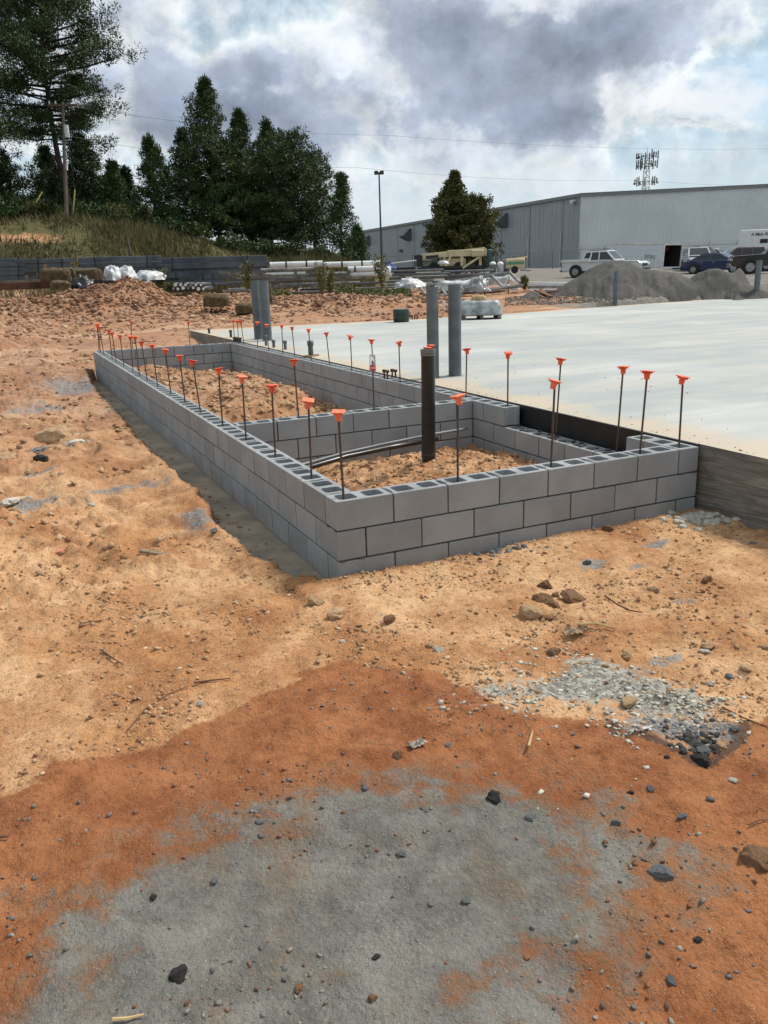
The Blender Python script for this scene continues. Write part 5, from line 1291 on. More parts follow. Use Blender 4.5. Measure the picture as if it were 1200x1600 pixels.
# dark pipes right
for r_ in range(5):
    v = 423+r_*5.4; u0 = 612-(r_ > 2)*3+random.uniform(-3, 3); u1 = (770, 788, 782, 745, 740)[r_]
    hpipe(u0, (u0+u1)/2, v, 1.9, 42.5, M_SLATE2, 'dark pipe in the %s row of the stack before the crane truck, left length' % rows_n[r_], 'dark pipes before the crane truck', hollow=True)
    hpipe((u0+u1)/2+1, u1, v+.4, 1.9, 42.6, M_SLATE2, 'dark pipe in the %s row of the stack before the crane truck, right length' % rows_n[r_], 'dark pipes before the crane truck', hollow=True)
for i, (u0, u1, v) in enumerate([(905, 965, 447), (800, 880, 442.5)]): pass
for i, (u0, u1, v, rp, mt) in enumerate([(828, 892, 441, 1.6, M_WPIPE), (828, 890, 444.5, 1.6, M_WPIPE), (826, 886, 448, 1.5, M_GPIPE), (829, 880, 452, 1.6, M_WPIPE), (840, 882, 456, 1.4, M_GPIPE)]):
    t = hpipe(u0, u1, v, rp*1.5, 36.5-i*.45, mt, 'pale sheet metal length in the pile left of the gravel mound, %s one' % rows_n[i], 'pale metal lengths left of the gravel mound', 'metal_length', 'metal length', box=True, tilt=random.uniform(-.02, .05)); t.location.z = float(Hs([t.location.x], [t.location.y])[0])+.26-i*.05
M_RUST = pbr('rusty_steel', (.085, .038, .022), .8, var=.3, scale=2)
hpipe(-50, 68, 447, 5.2, 37.5, M_RUST, 'long rusty brown steel channel lying at the left edge', None, 'steel_channel', 'steel channel', box=True)
hpipe(-50, 75, 439.5, 1.4, 38.5, M_WOODG, 'grey board lying behind the rusty channel', None, 'board', 'board', box=True)
for u, vt, vb in ((43, 432, 443), (75, 417, 443)):
    p0 = PD(u, vb, 38.2); link('stake', MB().box((0, 0, (vb-vt)*pxm(38)/2), (.12, .08, (vb-vt)*pxm(38))).mesh('stake'), M_WOOD, label='brown wooden stake %s' % ('behind the rusty channel' if u < 60 else 'in front of the far left pipe stack'), cat='stake', loc=Vector(p0))

# ---------------------------------------------------------------- draped and wrapped things
def drape(name, u, v, wpx, hpx, dep, d, mat, label, cat, seed=0, amp=.28, freq=2.2, box=.0, n=26, rzz=0.0, group=None):
    c = Vector(PD(u, v+hpx/2, d)); w_ = wpx*pxm(d)/2; h_ = hpx*pxm(d)
    V = []; F = []; mrow = n//2
    for j in range(mrow+1):
        ph = math.pi/2*j/mrow
        for i in range(2*n):
            a = math.pi*i/n; cx, sx = math.cos(a), math.sin(a)
            ex = .35 if box else 1.0
            px_ = math.copysign(abs(cx)**ex, cx)*max(0.0, math.cos(ph))**(ex*.8 if box else 1); py_ = math.copysign(abs(sx)**ex, sx)*max(0.0, math.cos(ph))**(ex*.8 if box else 1); pz = max(0.0, math.sin(ph))**(.55 if box else 1)
            k = 1+amp*mnoise.fractal(Vector((px_*freq+seed*7, py_*freq, pz*freq)), 1.1, 2.1, 3)*(.75 if not box else .45)
            rg = 1+amp*.35*abs(mnoise.noise(Vector((px_*freq*3+seed, py_*freq*3, pz*freq*5))))
            V.append((px_*w_*k*rg, py_*dep/2*k, pz*h_*k*rg))
    m2 = 2*n
    for j in range(mrow):
        for i in range(m2):
            q = (i+1) % m2; F.append((j*m2+i, j*m2+q, j*m2+m2+q, j*m2+m2+i))
    mb = MB(); mb.add(V, F); return link(name, mb.mesh(name, True), mat, label=label, cat=cat, loc=c, rot=(0, 0, rzv(u)+rzz), group=group)
def film_mat(name, c1, c2, tr=0.0):
    mt = pbr(name, c1, .35, var=.2, scale=3, col2=c2, bump=.02, bscale=7); return mt
M_FILM = film_mat('milky_film', (.42, .44, .44), (.16, .17, .175)); M_WFILM = film_mat('white_film', (.66, .67, .66), (.34, .35, .36)); M_BFILM = film_mat('black_film', (.028, .030, .036), (.012, .012, .014))
M_STRAWB = pbr('old_straw', (.115, .078, .036), .95, var=.3, scale=9, bump=.03, bscale=22, col2=(.055, .038, .018))
drape('wrapped_bundle', 177, 428, 26, 20, 1.1, 37.5, M_WFILM, 'crumpled white plastic wrapped bundle, leftmost behind the dirt berm', 'bundle', 1, .28)
drape('wrapped_bundle', 199, 427, 26, 18, 1.1, 37.7, M_WFILM, 'white plastic wrapped bundle in the middle behind the dirt berm', 'bundle', 2, .28)
drape('wrapped_bundle', 233, 431, 48, 13, 1.2, 38, M_WFILM, 'long flat white plastic sheet bundle beside the capped pipes', 'bundle', 3, .28)
drape('wrapped_bundle', 206, 440, 16, 10, .6, 37, M_WFILM, 'small white plastic bundle sagging in front of the others', 'bundle', 4, .28)
M_DRUM = pbr('blue_green_drum', (.04, .08, .09), .5)
for i, u in enumerate((218, 229)):
    t = empty('drum', '%s dark blue green drum under the flat white bundle' % ['left', 'right'][i], 'drum', Vector(PD(u, 457, 37.4)), 0, 'drums under the white bundle')
    MB().lathe([(.0, 0), (.22, 0), (.225, .18), (.235, .19), (.225, .2), (.225, .38), (.235, .39), (.225, .4), (.22, .55), (0, .56)], n=16).build('drum_body', M_DRUM, t, True)
drape('tarp', 131, 444, 32, 17, 1.0, 35.5, M_BFILM, 'crumpled black plastic sheet lying on the dirt berm', 'plastic sheet', 5, .4, 3.0)
for i, (u, v, w_, h_, d, lb) in enumerate([(88, 431, 40, 17, 36.5, 'brown straw bale on the left of the dirt berm'), (107, 430, 22, 16, 36.8, 'small straw bale between the two bigger ones'), (136, 430, 42, 15, 37, 'brown straw bale behind the black plastic sheet'),
        (339, 470, 37, 17, 31, 'dark straw bale left of the far grey pipe pair'), (383, 482, 27, 14, 29.5, 'dark straw bale touching the far grey pipe pair'), (95, 447, 26, 12, 35, 'straw clump in the dirt berm'), (420, 462, 12, 30, 31.5, 'narrow rusty straw clump right of the far grey pipe pair')]):
    drape('straw_bale', u, v, w_, h_, .8, d, M_STRAWB, lb, 'straw bale', 10+i, .22, 2.5, box=1, group='old straw bales')
drape('wrapped_bundle', 640, 444, 46, 14, 1.4, 37.5, M_WFILM, 'white plastic draped bundle left of the leaning steel frame', 'bundle', 20, .35, 2.6)
drape('wrapped_bundle', 715, 447, 60, 13, 1.3, 37.2, M_WFILM, 'white film wrapped load inside the left half of the steel frame', 'bundle', 21, .4, 2.4, box=1)
drape('wrapped_bundle', 772, 439, 52, 13, 1.3, 38, M_WFILM, 'white film wrapped load inside the right half of the steel frame', 'bundle', 22, .4, 2.4, box=1)
drape('film_bag', 745, 447, 36, 18, .8, 35.3, M_FILM, 'torn milky plastic film hanging below the steel frame', 'plastic film', 23, .5, 2.4)
drape('tarp', 607, 417, 20, 12, 1.2, 46, pbr('blue_tarp', (.02, .05, .17), .5), 'folded blue tarp right of the white pipes', 'tarp', 24, .3)
drape('plastic_tank', 603, 424, 16, 13, 1, 45, M_WFILM, 'small white tank under the blue tarp', 'tank', 25, .2, box=1)
drape('film_roll', 805, 449, 12, 9, .4, 36.5, M_WFILM, 'small white rolled bag beside the yellow weed', 'bag', 26, .2)
fr = empty('steel_truss', 'long leaning galvanised steel frame lying over wrapped loads', 'steel frame', Vector(PD(740, 455, 37)))
def F3(u, v, d): return Vector(PD(u, v, d))-fr.location
M_FRM = pbr('frame_steel', (.27, .265, .25), .6, .2, var=.2, scale=2)
na, nb_ = F3(668, 464, 35.6), F3(817, 446, 35.8); fa, fb = F3(655, 448, 37.4), F3(797, 426, 37.6)
dz = Vector((0, 0, -.35))
for a, b_ in ((na, nb_), (fa, fb)): MB().tube(a, b_, .08, n=6).build('rail', M_FRM, fr)
for a, b_ in ((na+dz*.8+(nb_-na)*.05, nb_+dz),): MB().tube(a, b_, .045, n=6).build('lower_rail', M_FRM, fr)
for k in range(6): a = na.lerp(nb_, k/5); b_ = fa.lerp(fb, k/5); MB().tube(a, b_, .065, n=6).build('crossbar', M_FRM, fr)
for k in (0, 2, 4): MB().tube(na.lerp(nb_, k/5), fa.lerp(fb, (k+1)/5), .03, n=6).build('diagonal', M_FRM, fr)
for k in range(4): a = na.lerp(nb_, (k+.4)/4); MB().tube(a, a+dz, .035, n=6).build('strut', M_FRM, fr)
a = fa; MB().tube(a, F3(640, 443, 37.8), .05, n=6).tube(na, F3(655, 468, 36.2), .05, n=6).build('end_leg', M_FRM, fr)

# pallet with film wrapped load, sack, drum, post on the slab
q = Vector(P(750, 498, HT)); pl = empty('pallet', 'wooden pallet at the far slab edge', 'pallet', q, rzv(750)+.12)
for y in (-.42, -.14, .14, .42): MB().box((0, y, .115), (1.18, .12, .02)).build('deck_board', M_WOODG, pl)
for x in (-.5, 0, .5): MB().box((x, 0, .05), (.09, 1.0, .09)).build('bearer', M_WOODG, pl)
ld = drape('wrapped_load', 750, 472, 60, 20, 1.0, float(np.hypot(q.x-CAM[0], q.y-CAM[1])), M_FILM, 'grey film wrapped load on the pallet at the far slab edge', 'wrapped load', 31, .22, 2.4, box=1, rzz=.12)
ld.location = q+Vector((0, 0, .128))
sk = drape('sack', 746, 465, 22, 8, .4, 24.3, pbr('yellow_sack', (.42, .30, .14), .7, var=.15), 'small yellow sack lying on top of the wrapped load', 'sack', 32, .12, 2, box=1)
sk.location = q+Vector((-.04, 0, .50))
q = Vector(P(627, 503, HT)); t = empty('drum', 'squat dark green plastic drum on the slab', 'drum', q)
M_GRN = pbr('dark_green_plastic', (.018, .040, .028), .5, var=.3, scale=6); MB().lathe([(.0, 0), (.205, 0), (.225, .02), (.228, .30), (.215, .335), (.222, .35), (.2, .355), (.195, .32), (0, .32)], n=24).build('drum_body', M_GRN, t, True)
MB().lathe([(.222, .335), (.232, .345), (.232, .362), (.20, .366), (0, .366)], n=24).build('drum_lid', pbr('dusty_lid', (.14, .15, .12), .7), t)
q = G(693, 28.2); t = empty('marker_post', 'short white marker post behind the far slab edge', 'post', q); MB().tube((0, 0, 0), (0, 0, .30), .045, n=10).build('post_body', M_WPIPE, t); MB().ball((0, 0, .30), (.045, .045, .03)).build('post_cap', M_WPIPE, t)

# ---------------------------------------------------------------- gravel mounds
M_GRAV = bpy.data.materials.new('gravel_heap'); M_GRAV.use_nodes = True; t = NT(M_GRAV.node_tree); b = t.n['Principled BSDF']; gg = t.new('ShaderNodeNewGeometry'); PP = gg.outputs['Position']
n1 = t.noise(PP, .9, 6, .6, .5); n2 = t.noise(PP, 14, 5, .7); n3 = t.noise(PP, 45, 3, .7)
c = t.mix(t.step(n1, .38, .62), (.085, .081, .075), (.140, .132, .120)); c = t.mix(t.math('MULTIPLY', t.step(n2, .5, .7), .5), c, (.055, .052, .048)); c = t.mix(t.math('MULTIPLY', t.step(n3, .55, .75), .4), c, (.26, .245, .22))
t.link(c, b.inputs['Base Color']); b.inputs['Roughness'].default_value = .95; bp = t.new('ShaderNodeBump'); bp.inputs['Distance'].default_value = .05; t.link(t.math('ADD', n2, n3), bp.inputs['Height']); t.link(bp.outputs[0], b.inputs['Normal'])
def mound(name, prof, d, label, dep=1.9, seed=0, mat=M_GRAV, cat='gravel mound'):
    us = np.array([p[0] for p in prof], float); vs = np.array([p[1] for p in prof], float); uc = (us[0]+us[-1])/2
    c = Vector(PD(uc, 430, d)); ex = RIGHT(uc); ey = AWAY(uc)
    # silhouette samples -> crest line in the local frame (x along the picture, height above ground)
    xs = []; hs = []
    for u, v in zip(us, vs):
        a = br(u)-br(uc); xx = d*math.tan(a); dd_ = d/math.cos(a); xs.append(xx); hs.append(zt(u, v, dd_))
    xs = np.array(xs); hs = np.array(hs)
    gxs = np.linspace(xs[0], xs[-1], 150); gys = np.linspace(-4.6, 4.6, 90); GX, GY = np.meshgrid(gxs, gys)
    WXx = c.x+ex.x*GX+ey.x*GY; WYy = c.y+ex.y*GX+ey.y*GY; gz = Hs(WXx, WYy)
    crest = np.interp(GX, xs, hs); g0 = np.interp(gxs, gxs, gz[len(gys)//2]); hh = np.maximum(crest-g0[None], 0)
    rr = np.abs(GY+fbm(GX, GY*0+seed, .35, 2, .5, 700+seed)*1.2)/(hh*dep+.05)
    prof_ = np.clip(1-rr, -.3, 1); prof_ = prof_-.10*np.exp(-(rr/.12)**2)
    nz_ = fbm(GX, GY, .9, 5, .55, 710+seed)*.32 + fbm(GX*2.5, GY*.5, .9, 4, .6, 720+seed)*.14
    z = gz+hh*prof_+nz_*np.clip(hh, 0, 1)*np.clip(rr*2.5, .15, 1)
    z = np.where(prof_ < -.05, gz-.15, z)
    V = np.stack([WXx, WYy, z], 2).reshape(-1, 3)-np.array([c.x, c.y, 0]); I = np.arange(V.shape[0]).reshape(GX.shape)
    F = np.stack([I[:-1, :-1].ravel(), I[:-1, 1:].ravel(), I[1:, 1:].ravel(), I[1:, :-1].ravel()], 1)
    return link(name, np_mesh(name, V, F, True), mat, label=label, cat=cat, loc=(c.x, c.y, 0))
mound('gravel_mound', [(812, 476), (840, 468), (868, 452), (900, 430), (925, 412), (945, 403), (965, 401), (985, 404), (1002, 413), (1018, 417), (1040, 418), (1058, 422), (1075, 432), (1092, 446), (1110, 462)], 34.0, 'large grey gravel mound at the far slab edge', seed=1)
mound('gravel_mound', [(1060, 455), (1078, 432), (1092, 421), (1106, 416), (1122, 415), (1138, 419), (1152, 428), (1168, 438), (1185, 446), (1205, 455), (1230, 462)], 35.5, 'rounded grey gravel mound right of the largest one', seed=2)
mound('gravel_mound', [(800, 474), (815, 462), (828, 455), (842, 453), (856, 459), (872, 466), (890, 474)], 32.5, 'small grey gravel heap left of the largest mound', seed=3)
uu = rng.uniform(790, 1215, 9000); dq = rng.uniform(29.8, 33.5, 9000); aa = np.array([br(x) for x in uu]); x_ = CAM[0]+np.sin(aa)*dq; y_ = CAM[1]+np.cos(aa)*dq; k = clear(x_, y_); x_, y_ = x_[k], y_[k]
M_S5 = stone_material('gravel', [(0, (.09, .088, .082)), (.4, (.15, .145, .135)), (.7, (.22, .21, .19)), (1, (.12, .08, .05))])
scatter('loose_gravel', x_, y_, .012+.04*rng.random(len(x_))**3, M_S5, 'loose grey gravel along the foot of the mounds')
for i, (u0, v0, u1, v1) in enumerate([(830, 455, 856, 468), (836, 453, 862, 463), (845, 452, 860, 467), (850, 459, 868, 455)]):
    a = Vector(PD(u0, v0, 32.6+i*.1)); b_ = Vector(PD(u1, v1, 31.9+i*.1)); cc = (a+b_)/2; e = (b_-a)
    o = link('broken_board', MB().box((0, 0, 0), (e.length, .14, .04)).mesh('broken_board'), pbr('reddish_board', (.20, .095, .055), .9, var=.25, scale=5), label='reddish broken board on the small gravel heap, %s one' % ['leftmost', 'second', 'third', 'rightmost'][i], cat='board', group='broken boards', loc=cc)
    o.rotation_euler = e.to_track_quat('X', 'Z').to_euler()

# ---------------------------------------------------------------- vehicles
def paint(name, col): return pbr(name, col, .28, .15, var=.02, scale=2, coat=.6)
M_GLS = pbr('car_glass', (.016, .020, .024), .06, var=.02); M_TYRE = pbr('tyre_rubber', (.018, .018, .018), .9); M_RIM = pbr('rim', (.30, .30, .31), .35, .7); M_CHR = pbr('chrome', (.45, .46, .47), .2, .9)
M_HL = pbr('headlight', (.70, .72, .72), .15); M_TL = pbr('tail_light', (.35, .02, .02), .3); M_BLK = pbr('black_trim', (.018, .018, .018), .6)
KIND = dict(
  pickup=dict(L=5.8, W=2.0, low=.45, belt=1.12, body=[(-2.9, .62), (-2.9, 1.12), (-.95, 1.12), (1.05, 1.12), (2.75, 1.04), (2.9, .92), (2.9, .52)], cab=[(-.78, 1.12), (-.70, 1.78), (.42, 1.80), (1.10, 1.14)], ww=(-1.75, 1.85), wr=.40, pil=(-.08,), roofin=.17),
  suv=dict(L=4.8, W=1.9, low=.35, belt=1.05, body=[(-2.35, .5), (-2.4, 1.05), (1.0, 1.07), (2.15, .98), (2.4, .80), (2.4, .42)], cab=[(-2.3, 1.05), (-2.0, 1.70), (.25, 1.72), (1.15, 1.08)], ww=(-1.4, 1.45), wr=.36, pil=(-1.05, -.15), roofin=.16),
  car=dict(L=4.7, W=1.82, low=.26, belt=.88, body=[(-2.3, .45), (-2.35, .86), (-1.7, .93), (1.1, .90), (2.1, .74), (2.35, .60), (2.35, .32)], cab=[(-1.75, .93), (-.85, 1.40), (.25, 1.42), (1.25, .90)], ww=(-1.38, 1.42), wr=.33, pil=(-.30,), roofin=.20))
def vehicle(kind, u, d, ang, mat, label, cat, name, sc=1.0, dz=0.0, rack=False):
    K = KIND[kind]; b0 = Vector(G(u, d)); t = empty(name, label, cat, b0+Vector((0, 0, dz)), rzv(u)-R(ang)); t.scale = (sc,)*3
    hw = K['W']/2; mb = MB(); bl = K['body']; top = bl[:]
    # body: lower hull with rounded section
    n = len(bl); low = [(x, K['low']) for x, z in bl]
    x0, x1 = bl[0][0], bl[-1][0]
    prof = bl+[(x1-.15, K['low'])]+[(x0+.15, K['low'])]
    secs = [(-hw+.10, .955), (-hw+.02, .985), (-hw, .97), (hw, .97), (hw-.02, .985), (hw-.10, .955)]
    secs = [(-hw*.90, 1.0), (-hw*.985, .985), (-hw, .93), (hw, .93), (hw*.985, .985), (hw*.90, 1.0)]
    V = []
    for y, s_ in secs:
        for x, z in prof:
            V.append((x*(.995 if abs(y) < hw*.95 else .985), y, K['low']+(z-K['low'])*s_))
    m_ = len(prof); Fs = []
    for k in range(len(secs)-1):
        for i in range(m_):
            j = (i+1) % m_; Fs.append((k*m_+i, k*m_+j, k*m_+m_+j, k*m_+m_+i))
    Fs += [tuple(range(m_)), tuple(range(len(secs)*m_-1, (len(secs)-1)*m_-1, -1))]
    mb.add(V, Fs)
    cb_ = K['cab']; ri = K['roofin']; hb = hw*.93
    cp = [(cb_[0], hb), (cb_[1], hb-ri), (cb_[2], hb-ri), (cb_[3], hb)]
    V = [(p[0], -y, p[1]) for p, y in cp]+[(p[0], y, p[1]) for p, y in cp]
    mb.add(V, [(0, 1, 2, 3), (7, 6, 5, 4), (0, 4, 5, 1), (1, 5, 6, 2), (2, 6, 7, 3)])
    if kind == 'pickup':                       # open bed
        mb.box((-1.85, -hw*.95, 1.17), (2.05, .10, .16)).box((-1.85, hw*.95, 1.17), (2.05, .10, .16)).box((-2.86, 0, 1.17), (.08, hw*1.85, .16))
    body = mb.build('body', mat, t)
    def lerp(a, b_, f): return (a[0]+(b_[0]-a[0])*f, a[1]+(b_[1]-a[1])*f)
    z0, z1 = cb_[0][1]+.05, cb_[1][1]-.09
    for sg in (-1, 1):
        def P3(x, z):
            f = (z-cb_[0][1])/(cb_[1][1]-cb_[0][1]); return (x, sg*(hb-ri*f+.006), z)
        def xf(z): f = (z-cb_[3][1])/(cb_[2][1]-cb_[3][1]); return cb_[3][0]+(cb_[2][0]-cb_[3][0])*f
        def xb(z): f = (z-cb_[0][1])/(cb_[1][1]-cb_[0][1]); return cb_[0][0]+(cb_[1][0]-cb_[0][0])*f
        ed = [None]+list(K['pil'])+[None]
        for k in range(len(ed)-1):
            a0, a1 = (xb(z0)+.10, xb(z1)+.10) if ed[k] is None else (ed[k]+.04,)*2
            b0_, b1 = (xf(z0)-.12, xf(z1)-.10) if ed[k+1] is None else (ed[k+1]-.04,)*2
            w_ = MB(); w_.quad(P3(a0, z0), P3(b0_, z0), P3(b1, z1), P3(a1, z1)); w_.build('side_window', M_GLS, t)
        MB().box((K['ww'][1]*0+cb_[3][0]-.25, sg*(hb+.12), cb_[3][1]+.10), (.12, .2, .15), ch=.02).build('mirror', mat if kind != 'pickup' else M_BLK, t)
        MB().box((K['body'][-2][0]-.06, sg*hw*.74, K['body'][-2][1]-.10), (.16, .34, .14), ch=.03).build('headlight', M_HL, t)
        MB().box((K['body'][0][0]+.02, sg*hw*.84, K['body'][1][1]-.22), (.10, .20, .30), ch=.03).build('tail_light', M_TL, t)
        for xx in (K['pil'][0]-.02, K['pil'][0]+.8): MB().box((xx-.5, sg*(hw+.002), K['belt']-.10), (.16, .03, .03)).build('door_handle', M_CHR, t)
    def slab4(pA, pB, name_, o):
        (xa, za), (xb_, zb_) = pA, pB
        fa_, fb_ = .10, .90
        p, q = lerp(pA, pB, fa_), lerp(pA, pB, fb_); dx, dz_ = (za-zb_), (xb_-xa); l = math.hypot(dx, dz_); ox, oz = o*abs(dx)/l*.008, .008
        ya, yb = hb-ri*fa_-.12, hb-ri*fb_-.10
        MB().quad((p[0]+ox, -ya, p[1]+oz), (p[0]+ox, ya, p[1]+oz), (q[0]+ox, yb, q[1]+oz), (q[0]+ox, -yb, q[1]+oz)).build(name_, M_GLS, t)
    slab4(cb_[3], cb_[2], 'windshield', 1); slab4(cb_[0], cb_[1], 'rear_window', -1)
    MB().box((K['body'][-1][0]+.01, 0, .52), (.10, K['W']*.96, .20), ch=.03).build('front_bumper', M_CHR if kind == 'pickup' else mat, t)
    MB().box((K['body'][-2][0]-.01, 0, K['body'][-2][1]-.14), (.06, K['W']*.42, .16)).build('grille', M_BLK, t)
    MB().box((K['body'][0][0]-.02, 0, .50), (.12, K['W']*.94, .18), ch=.03).build('rear_bumper', M_CHR if kind == 'pickup' else mat, t)
    for x in K['ww']:
        for sg in (-1, 1):
            r = K['wr']; y = sg*(hw-.10)
            MB().tube((x, sg*(hw+.006), r+.03), (x, sg*(hw-.25), r+.03), r*1.17, n=18).build('wheel_arch', M_BLK, t)
            w_ = link('wheel', MB().tube((0, -.11, 0), (0, .11, 0), r, n=20).mesh('wheel'), M_TYRE, t, loc=(x, y+sg*.03, r))
            MB().tube((0, sg*.112, 0), (0, sg*.125, 0), r*.62, n=14).build('rim', M_RIM, w_)
    if rack:
        m2 = MB()
        for sg in (-1, 1): m2.tube((-1.7, sg*.6, 1.80), (.1, sg*.6, 1.82), .02, n=5)
        for x in (-1.3, -.3): m2.tube((x, -.62, 1.81), (x, .62, 1.81), .02, n=5)
        m2.build('roof_rack', M_BLK, t)
    return t
vehicle('pickup', 944, 62, 22, paint('white_paint_truck', (.62, .63, .63)), 'white crew cab pickup parked left of the gravel mound', 'pickup truck', 'pickup_truck')
vehicle('suv', 950, 84, 10, paint('white_suv', (.55, .57, .58)), 'pale suv with roof rack parked behind the white pickup', 'car', 'parked_car', rack=True)
vehicle('suv', 1087, 72, 80, paint('silver', (.36, .38, .40)), 'silver suv nose on beside the open trailer', 'car', 'parked_car')
vehicle('pickup', 1092, 78, 35, paint('dark_grey', (.030, .033, .036)), 'dark pickup behind the silver suv below the small tree', 'pickup truck', 'pickup_truck')
vehicle('car', 1121, 64, 22, paint('blue_paint', (.010, .026, .085)), 'blue sedan between the gravel mounds and the fence', 'car', 'parked_car')
vehicle('suv', 1148, 74, 160, paint('maroon_paint', (.085, .018, .022)), 'maroon car parked behind the blue sedan', 'car', 'parked_car', sc=.93)
vehicle('suv', 1114, 82, 10, paint('white_small', (.60, .60, .60)), 'small white vehicle half hidden behind the blue sedan', 'car', 'parked_car', sc=.9)
vehicle('pickup', 1222, 54, 172, paint('black_paint', (.012, .013, .014)), 'black crew cab pickup at the right picture edge', 'pickup truck', 'pickup_truck')
vehicle('suv', 1228, 66, 165, paint('black_suv', (.010, .010, .011)), 'tall black suv behind the black pickup at the right edge', 'car', 'parked_car', sc=1.12)
# white box truck at right
b0 = Vector(G(1192, 80)); t = empty('box_truck', 'white service box truck with printed side at the right edge', 'truck', b0, rzv(1192)-R(-4))
MB().box((0, 0, 1.85), (4.2, 2.2, 2.3), ch=.05).build('box_body', M_WHITE, t); MB().prism([(-2.1, .5), (-2.1, 1.9), (-3.0, 1.5), (-3.5, 1.1), (-3.55, .5)], -1.0, 1.0).build('cab', M_WHITE, t)
MB().box((-.25, -1.108, 2.05), (.60, .01, .34)).build('side_vent', M_BLK, t); MB().box((-2.0, 0, .6), (7, 2.0, .2)).build('chassis', M_BLK, t)
for x in (-2.7, 1.2):
    for sg in (-1, 1): MB().tube((x, sg*1.0, .4), (x, sg*.75, .4), .4, n=16).build('wheel', M_TYRE, t)
def text(s_, size, mat, parent, loc, rot, ext=.004, name='lettering', shear=0.0, bold=0.0):
    cu = bpy.data.curves.new(name, 'FONT'); cu.body = s_; cu.size = size; cu.extrude = ext; cu.align_x = 'CENTER'; cu.shear = shear; cu.offset = bold; cu.resolution_u = 3
    o = bpy.data.objects.new(name, cu); COL.objects.link(o)
    dg = bpy.context.evaluated_depsgraph_get(); me = bpy.data.meshes.new_from_object(o.evaluated_get(dg)); bpy.data.objects.remove(o)
    return link(name, me, mat, parent, loc=loc, rot=rot)
M_INK = pbr('dark_lettering', (.06, .065, .075), .6)
text('A Main Road Ser', .34, M_INK, t, (-.15, -1.112, 2.50), (R(90), 0, 0), shear=.3, bold=.008)
text('706', .16, M_INK, t, (-1.3, -1.112, 1.42), (R(90), 0, 0))
# enclosed trailer, rear door open towards the camera's right
b0 = Vector(G(1004, 68)); t = empty('cargo_trailer', 'long white enclosed cargo trailer with its dark rear opening showing', 'trailer', b0, rzv(1004)-R(38)); t.rotation_euler.y = R(2.5)
Lt, Wt, z0, z1 = 5.0, 2.1, .45, 2.12
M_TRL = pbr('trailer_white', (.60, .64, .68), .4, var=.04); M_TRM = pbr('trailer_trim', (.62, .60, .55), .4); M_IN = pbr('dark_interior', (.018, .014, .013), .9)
MB().box((0, -Wt/2, (z0+z1)/2), (Lt, .04, z1-z0)).box((0, Wt/2, (z0+z1)/2), (Lt, .04, z1-z0)).box((-Lt/2, 0, (z0+z1)/2), (.04, Wt, z1-z0)).box((0, 0, z0), (Lt, Wt, .08)).box((0, 0, z1+.021), (Lt, Wt, .04)).build('box_body', M_TRL, t)
MB().box((0, -Wt/2-.015, z1+.0), (Lt+.05, .07, .10)).box((Lt/2+.02, -Wt/2, (z0+z1)/2), (.09, .10, z1-z0+.1)).box((Lt/2+.02, Wt/2, (z0+z1)/2), (.09, .10, z1-z0+.1)).box((Lt/2+.02, 0, z1-.02), (.09, Wt, .16)).build('frame_trim', M_TRM, t)
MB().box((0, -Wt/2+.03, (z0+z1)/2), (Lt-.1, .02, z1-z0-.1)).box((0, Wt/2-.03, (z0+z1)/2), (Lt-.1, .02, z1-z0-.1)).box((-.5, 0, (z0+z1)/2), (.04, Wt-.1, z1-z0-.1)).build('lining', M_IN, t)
MB().box((1.6, .45, 1.75), (.35, .3, .3), ch=.05).build('red_cargo', pbr('dark_red', (.12, .012, .012), .5), t)
for x in (-.5, .4): MB().tube((x, -Wt/2-.06, .36), (x, -Wt/2+.14, .36), .34, n=16).build('wheel', M_TYRE, t)
MB().prism([(-Lt/2, .42), (-Lt/2, .52), (-Lt/2-1.1, .50), (-Lt/2-1.1, .44)], -.08, .08).build('tow_bar', M_BLK, t)
text('FFIN', .48, M_INK, t, (1.35, -Wt/2-.024, 1.02), (R(90), 0, 0))
text('2', .30, M_INK, t, (-1.95, -Wt/2-.024, 1.55), (R(90), 0, 0))

# crane truck
M_CRM = pbr('cream_paint', (.56, .47, .29), .5, var=.08, scale=1.5); M_TEAL = pbr('teal_paint', (.02, .085, .09), .5)
b0 = Vector(G(708, 54)); t = empty('crane_truck', 'old cream coloured boom crane truck behind the dark pipes', 'crane truck', b0, rzv(708))
def L2(u, v, y=0.0, d=54): return ((u-708)*pxm(d), y, zt(u, v, d)-b0.z)
def bar(p, q, wd, h, name, mat, yy=0.0):
    a, b_ = Vector(p), Vector(q); e = b_-a; m_ = Matrix.Rotation(-math.atan2(e.z, e.x), 4, 'Y')
    return MB().box((a+b_)/2, (e.length, wd, h), M=m_, ch=.02).build(name, mat, t)
bar(L2(663, 401.5, -.3), L2(755, 391), .55, .34, 'boom', M_CRM); bar(L2(700, 396.5, -.3), L2(757, 394), .62, .40, 'boom_sleeve', M_CRM)
bar(L2(668, 402.5, -.60), L2(687, 400.5, -.60), .05, .17, 'boom_slot', M_BLK)
MB().box(L2(744, 396, -.25), (.75, .75, .42), ch=.05).build('boom_head', M_CRM, t)
bar(L2(722, 419, -.5), L2(748, 401, -.5), .14, .14, 'lift_strut', M_CRM); bar(L2(748, 398, -.3), L2(748, 419, -.3), .20, .18, 'mast_leg', M_CRM); bar(L2(721, 399, -.3), L2(721, 419, -.3), .25, .20, 'mast_leg', M_CRM)
bar(L2(697, 416, -.6), L2(706, 398, -.6), .12, .12, 'lift_strut', M_CRM); bar(L2(690, 416, -.55), L2(697, 400, -.55), .08, .08, 'lift_strut', M_CRM)
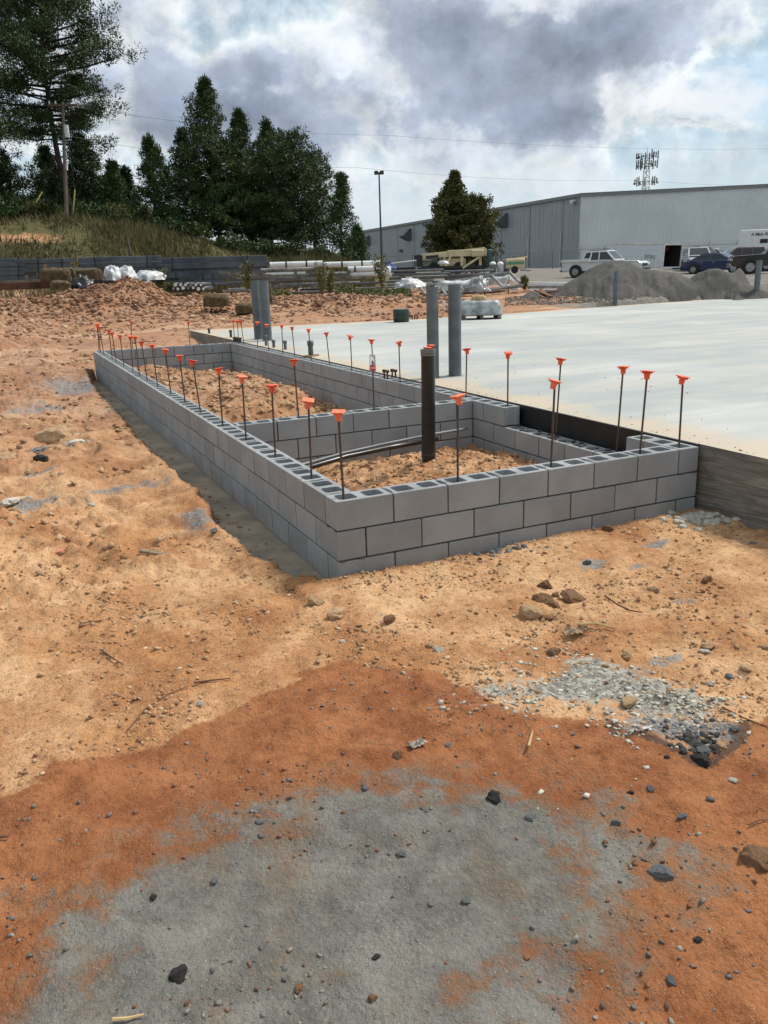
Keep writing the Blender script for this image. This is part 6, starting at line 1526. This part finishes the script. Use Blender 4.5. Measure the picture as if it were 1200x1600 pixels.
MB().box(L2(707, 410, .6), (1.7, 1.7, .55), ch=.08).build('cab_body', M_CRM, t); MB().box(L2(711, 403.5, .45), (.55, 1.2, .55), ch=.06).build('cab_glass', M_GLS, t)
MB().box(L2(683, 412, .6), (1.9, 1.6, .40), ch=.08).build('engine_hood', pbr('pale_green', (.22, .25, .19), .6), t)
MB().box(L2(705, 418, .3), (4.2, 1.6, .14)).build('chassis', M_BLK, t)
MB().box(L2(656.5, 407, .2), (.50, 1.3, .72), ch=.05).build('counterweight', M_BLK, t); MB().box(L2(762, 403, .1), (.30, .6, 1.05), ch=.06).build('side_tank', M_TEAL, t)
for u in (680, 716, 746): MB().tube(L2(u, 417, -.35), L2(u, 417, -.05), .30, n=16).build('wheel', M_TYRE, t)
drape('fender_shell', 693, 410, 17, 5, .5, 52.5, M_WFILM, 'white bent plastic shell lying before the crane truck', 'plastic shell', 41, .2)
b0 = Vector(G(632, 50)); t = empty('flat_canopy', 'low trailer frame with white edged canopy left of the crane truck', 'trailer', b0, rzv(632))
def L3(u, v, y=0.0): return ((u-632)*pxm(50), y, zt(u, v, 50)-b0.z)
bar(L3(615, 411.5), L3(650, 407), 1.2, .07, 'canopy_roof', M_WPIPE); bar(L3(615.5, 412, -.55), L3(615.5, 430, -.55), .07, .07, 'canopy_post', M_WPIPE); bar(L3(649, 408, -.5), L3(649, 428, -.5), .07, .07, 'canopy_post', M_GPIPE)
MB().box(L3(632, 424, .3), (1.3, 1.0, .45)).build('canopy_load', M_BLK, t)
for i, u in enumerate((770, 781.5, 791)):
    b0 = Vector(G(u, 52+i*.4)); t = empty('gas_tank', 'small white domed gas tank, %s of the three right of the crane truck' % ['left', 'middle', 'right'][i], 'tank', b0, 0, 'white domed tanks')
    hh = zt(u, 409, 52)-b0.z; MB().lathe([(.0, 0), (.20, 0), (.20, hh-.15)], n=14).build('tank_body', M_DSP if i == 1 else M_GPIPE, t, True); MB().ball((0, 0, hh-.15), (.20, .20, .17), 12, 8).build('tank_dome', M_WHITE, t, True)
b0 = Vector(G(804, 53)); t = empty('welder_trailer', 'small cream generator trailer with green stripe left of the pickup', 'trailer', b0, rzv(804))
def L4(u, v, y=0.0): return ((u-804)*pxm(53), y, zt(u, v, 53)-b0.z)
MB().box(L4(805, 412, 0), (1.15, 1.0, .62), ch=.06).build('housing', M_CRM, t); MB().box(L4(805, 411, -.508), (1.05, .012, .16)).build('green_stripe', pbr('green_paint', (.09, .25, .14), .5), t)
MB().tube(L4(804, 421.5, -.55), L4(804, 421.5, -.38), .22, n=16).build('wheel', M_TYRE, t); MB().box(L4(791, 413, 0), (.35, .9, .65), ch=.04).build('tool_box', M_GPIPE, t)
bar(L4(798, 405, -.2), L4(822, 402, -.2), .09, .09, 'handle_bar', M_CRM); bar(L4(812, 422), L4(828, 423), .07, .07, 'tow_bar', M_GPIPE)
m2 = MB()
for i in range(7): m2.tube(L4(796+i*4, 405+random.uniform(-1, 1), random.uniform(-.4, .4)), L4(799+i*4, 402+random.uniform(-1, 2), random.uniform(-.4, .4)), .03, n=5)
m2.build('hoses', M_RUST, t)
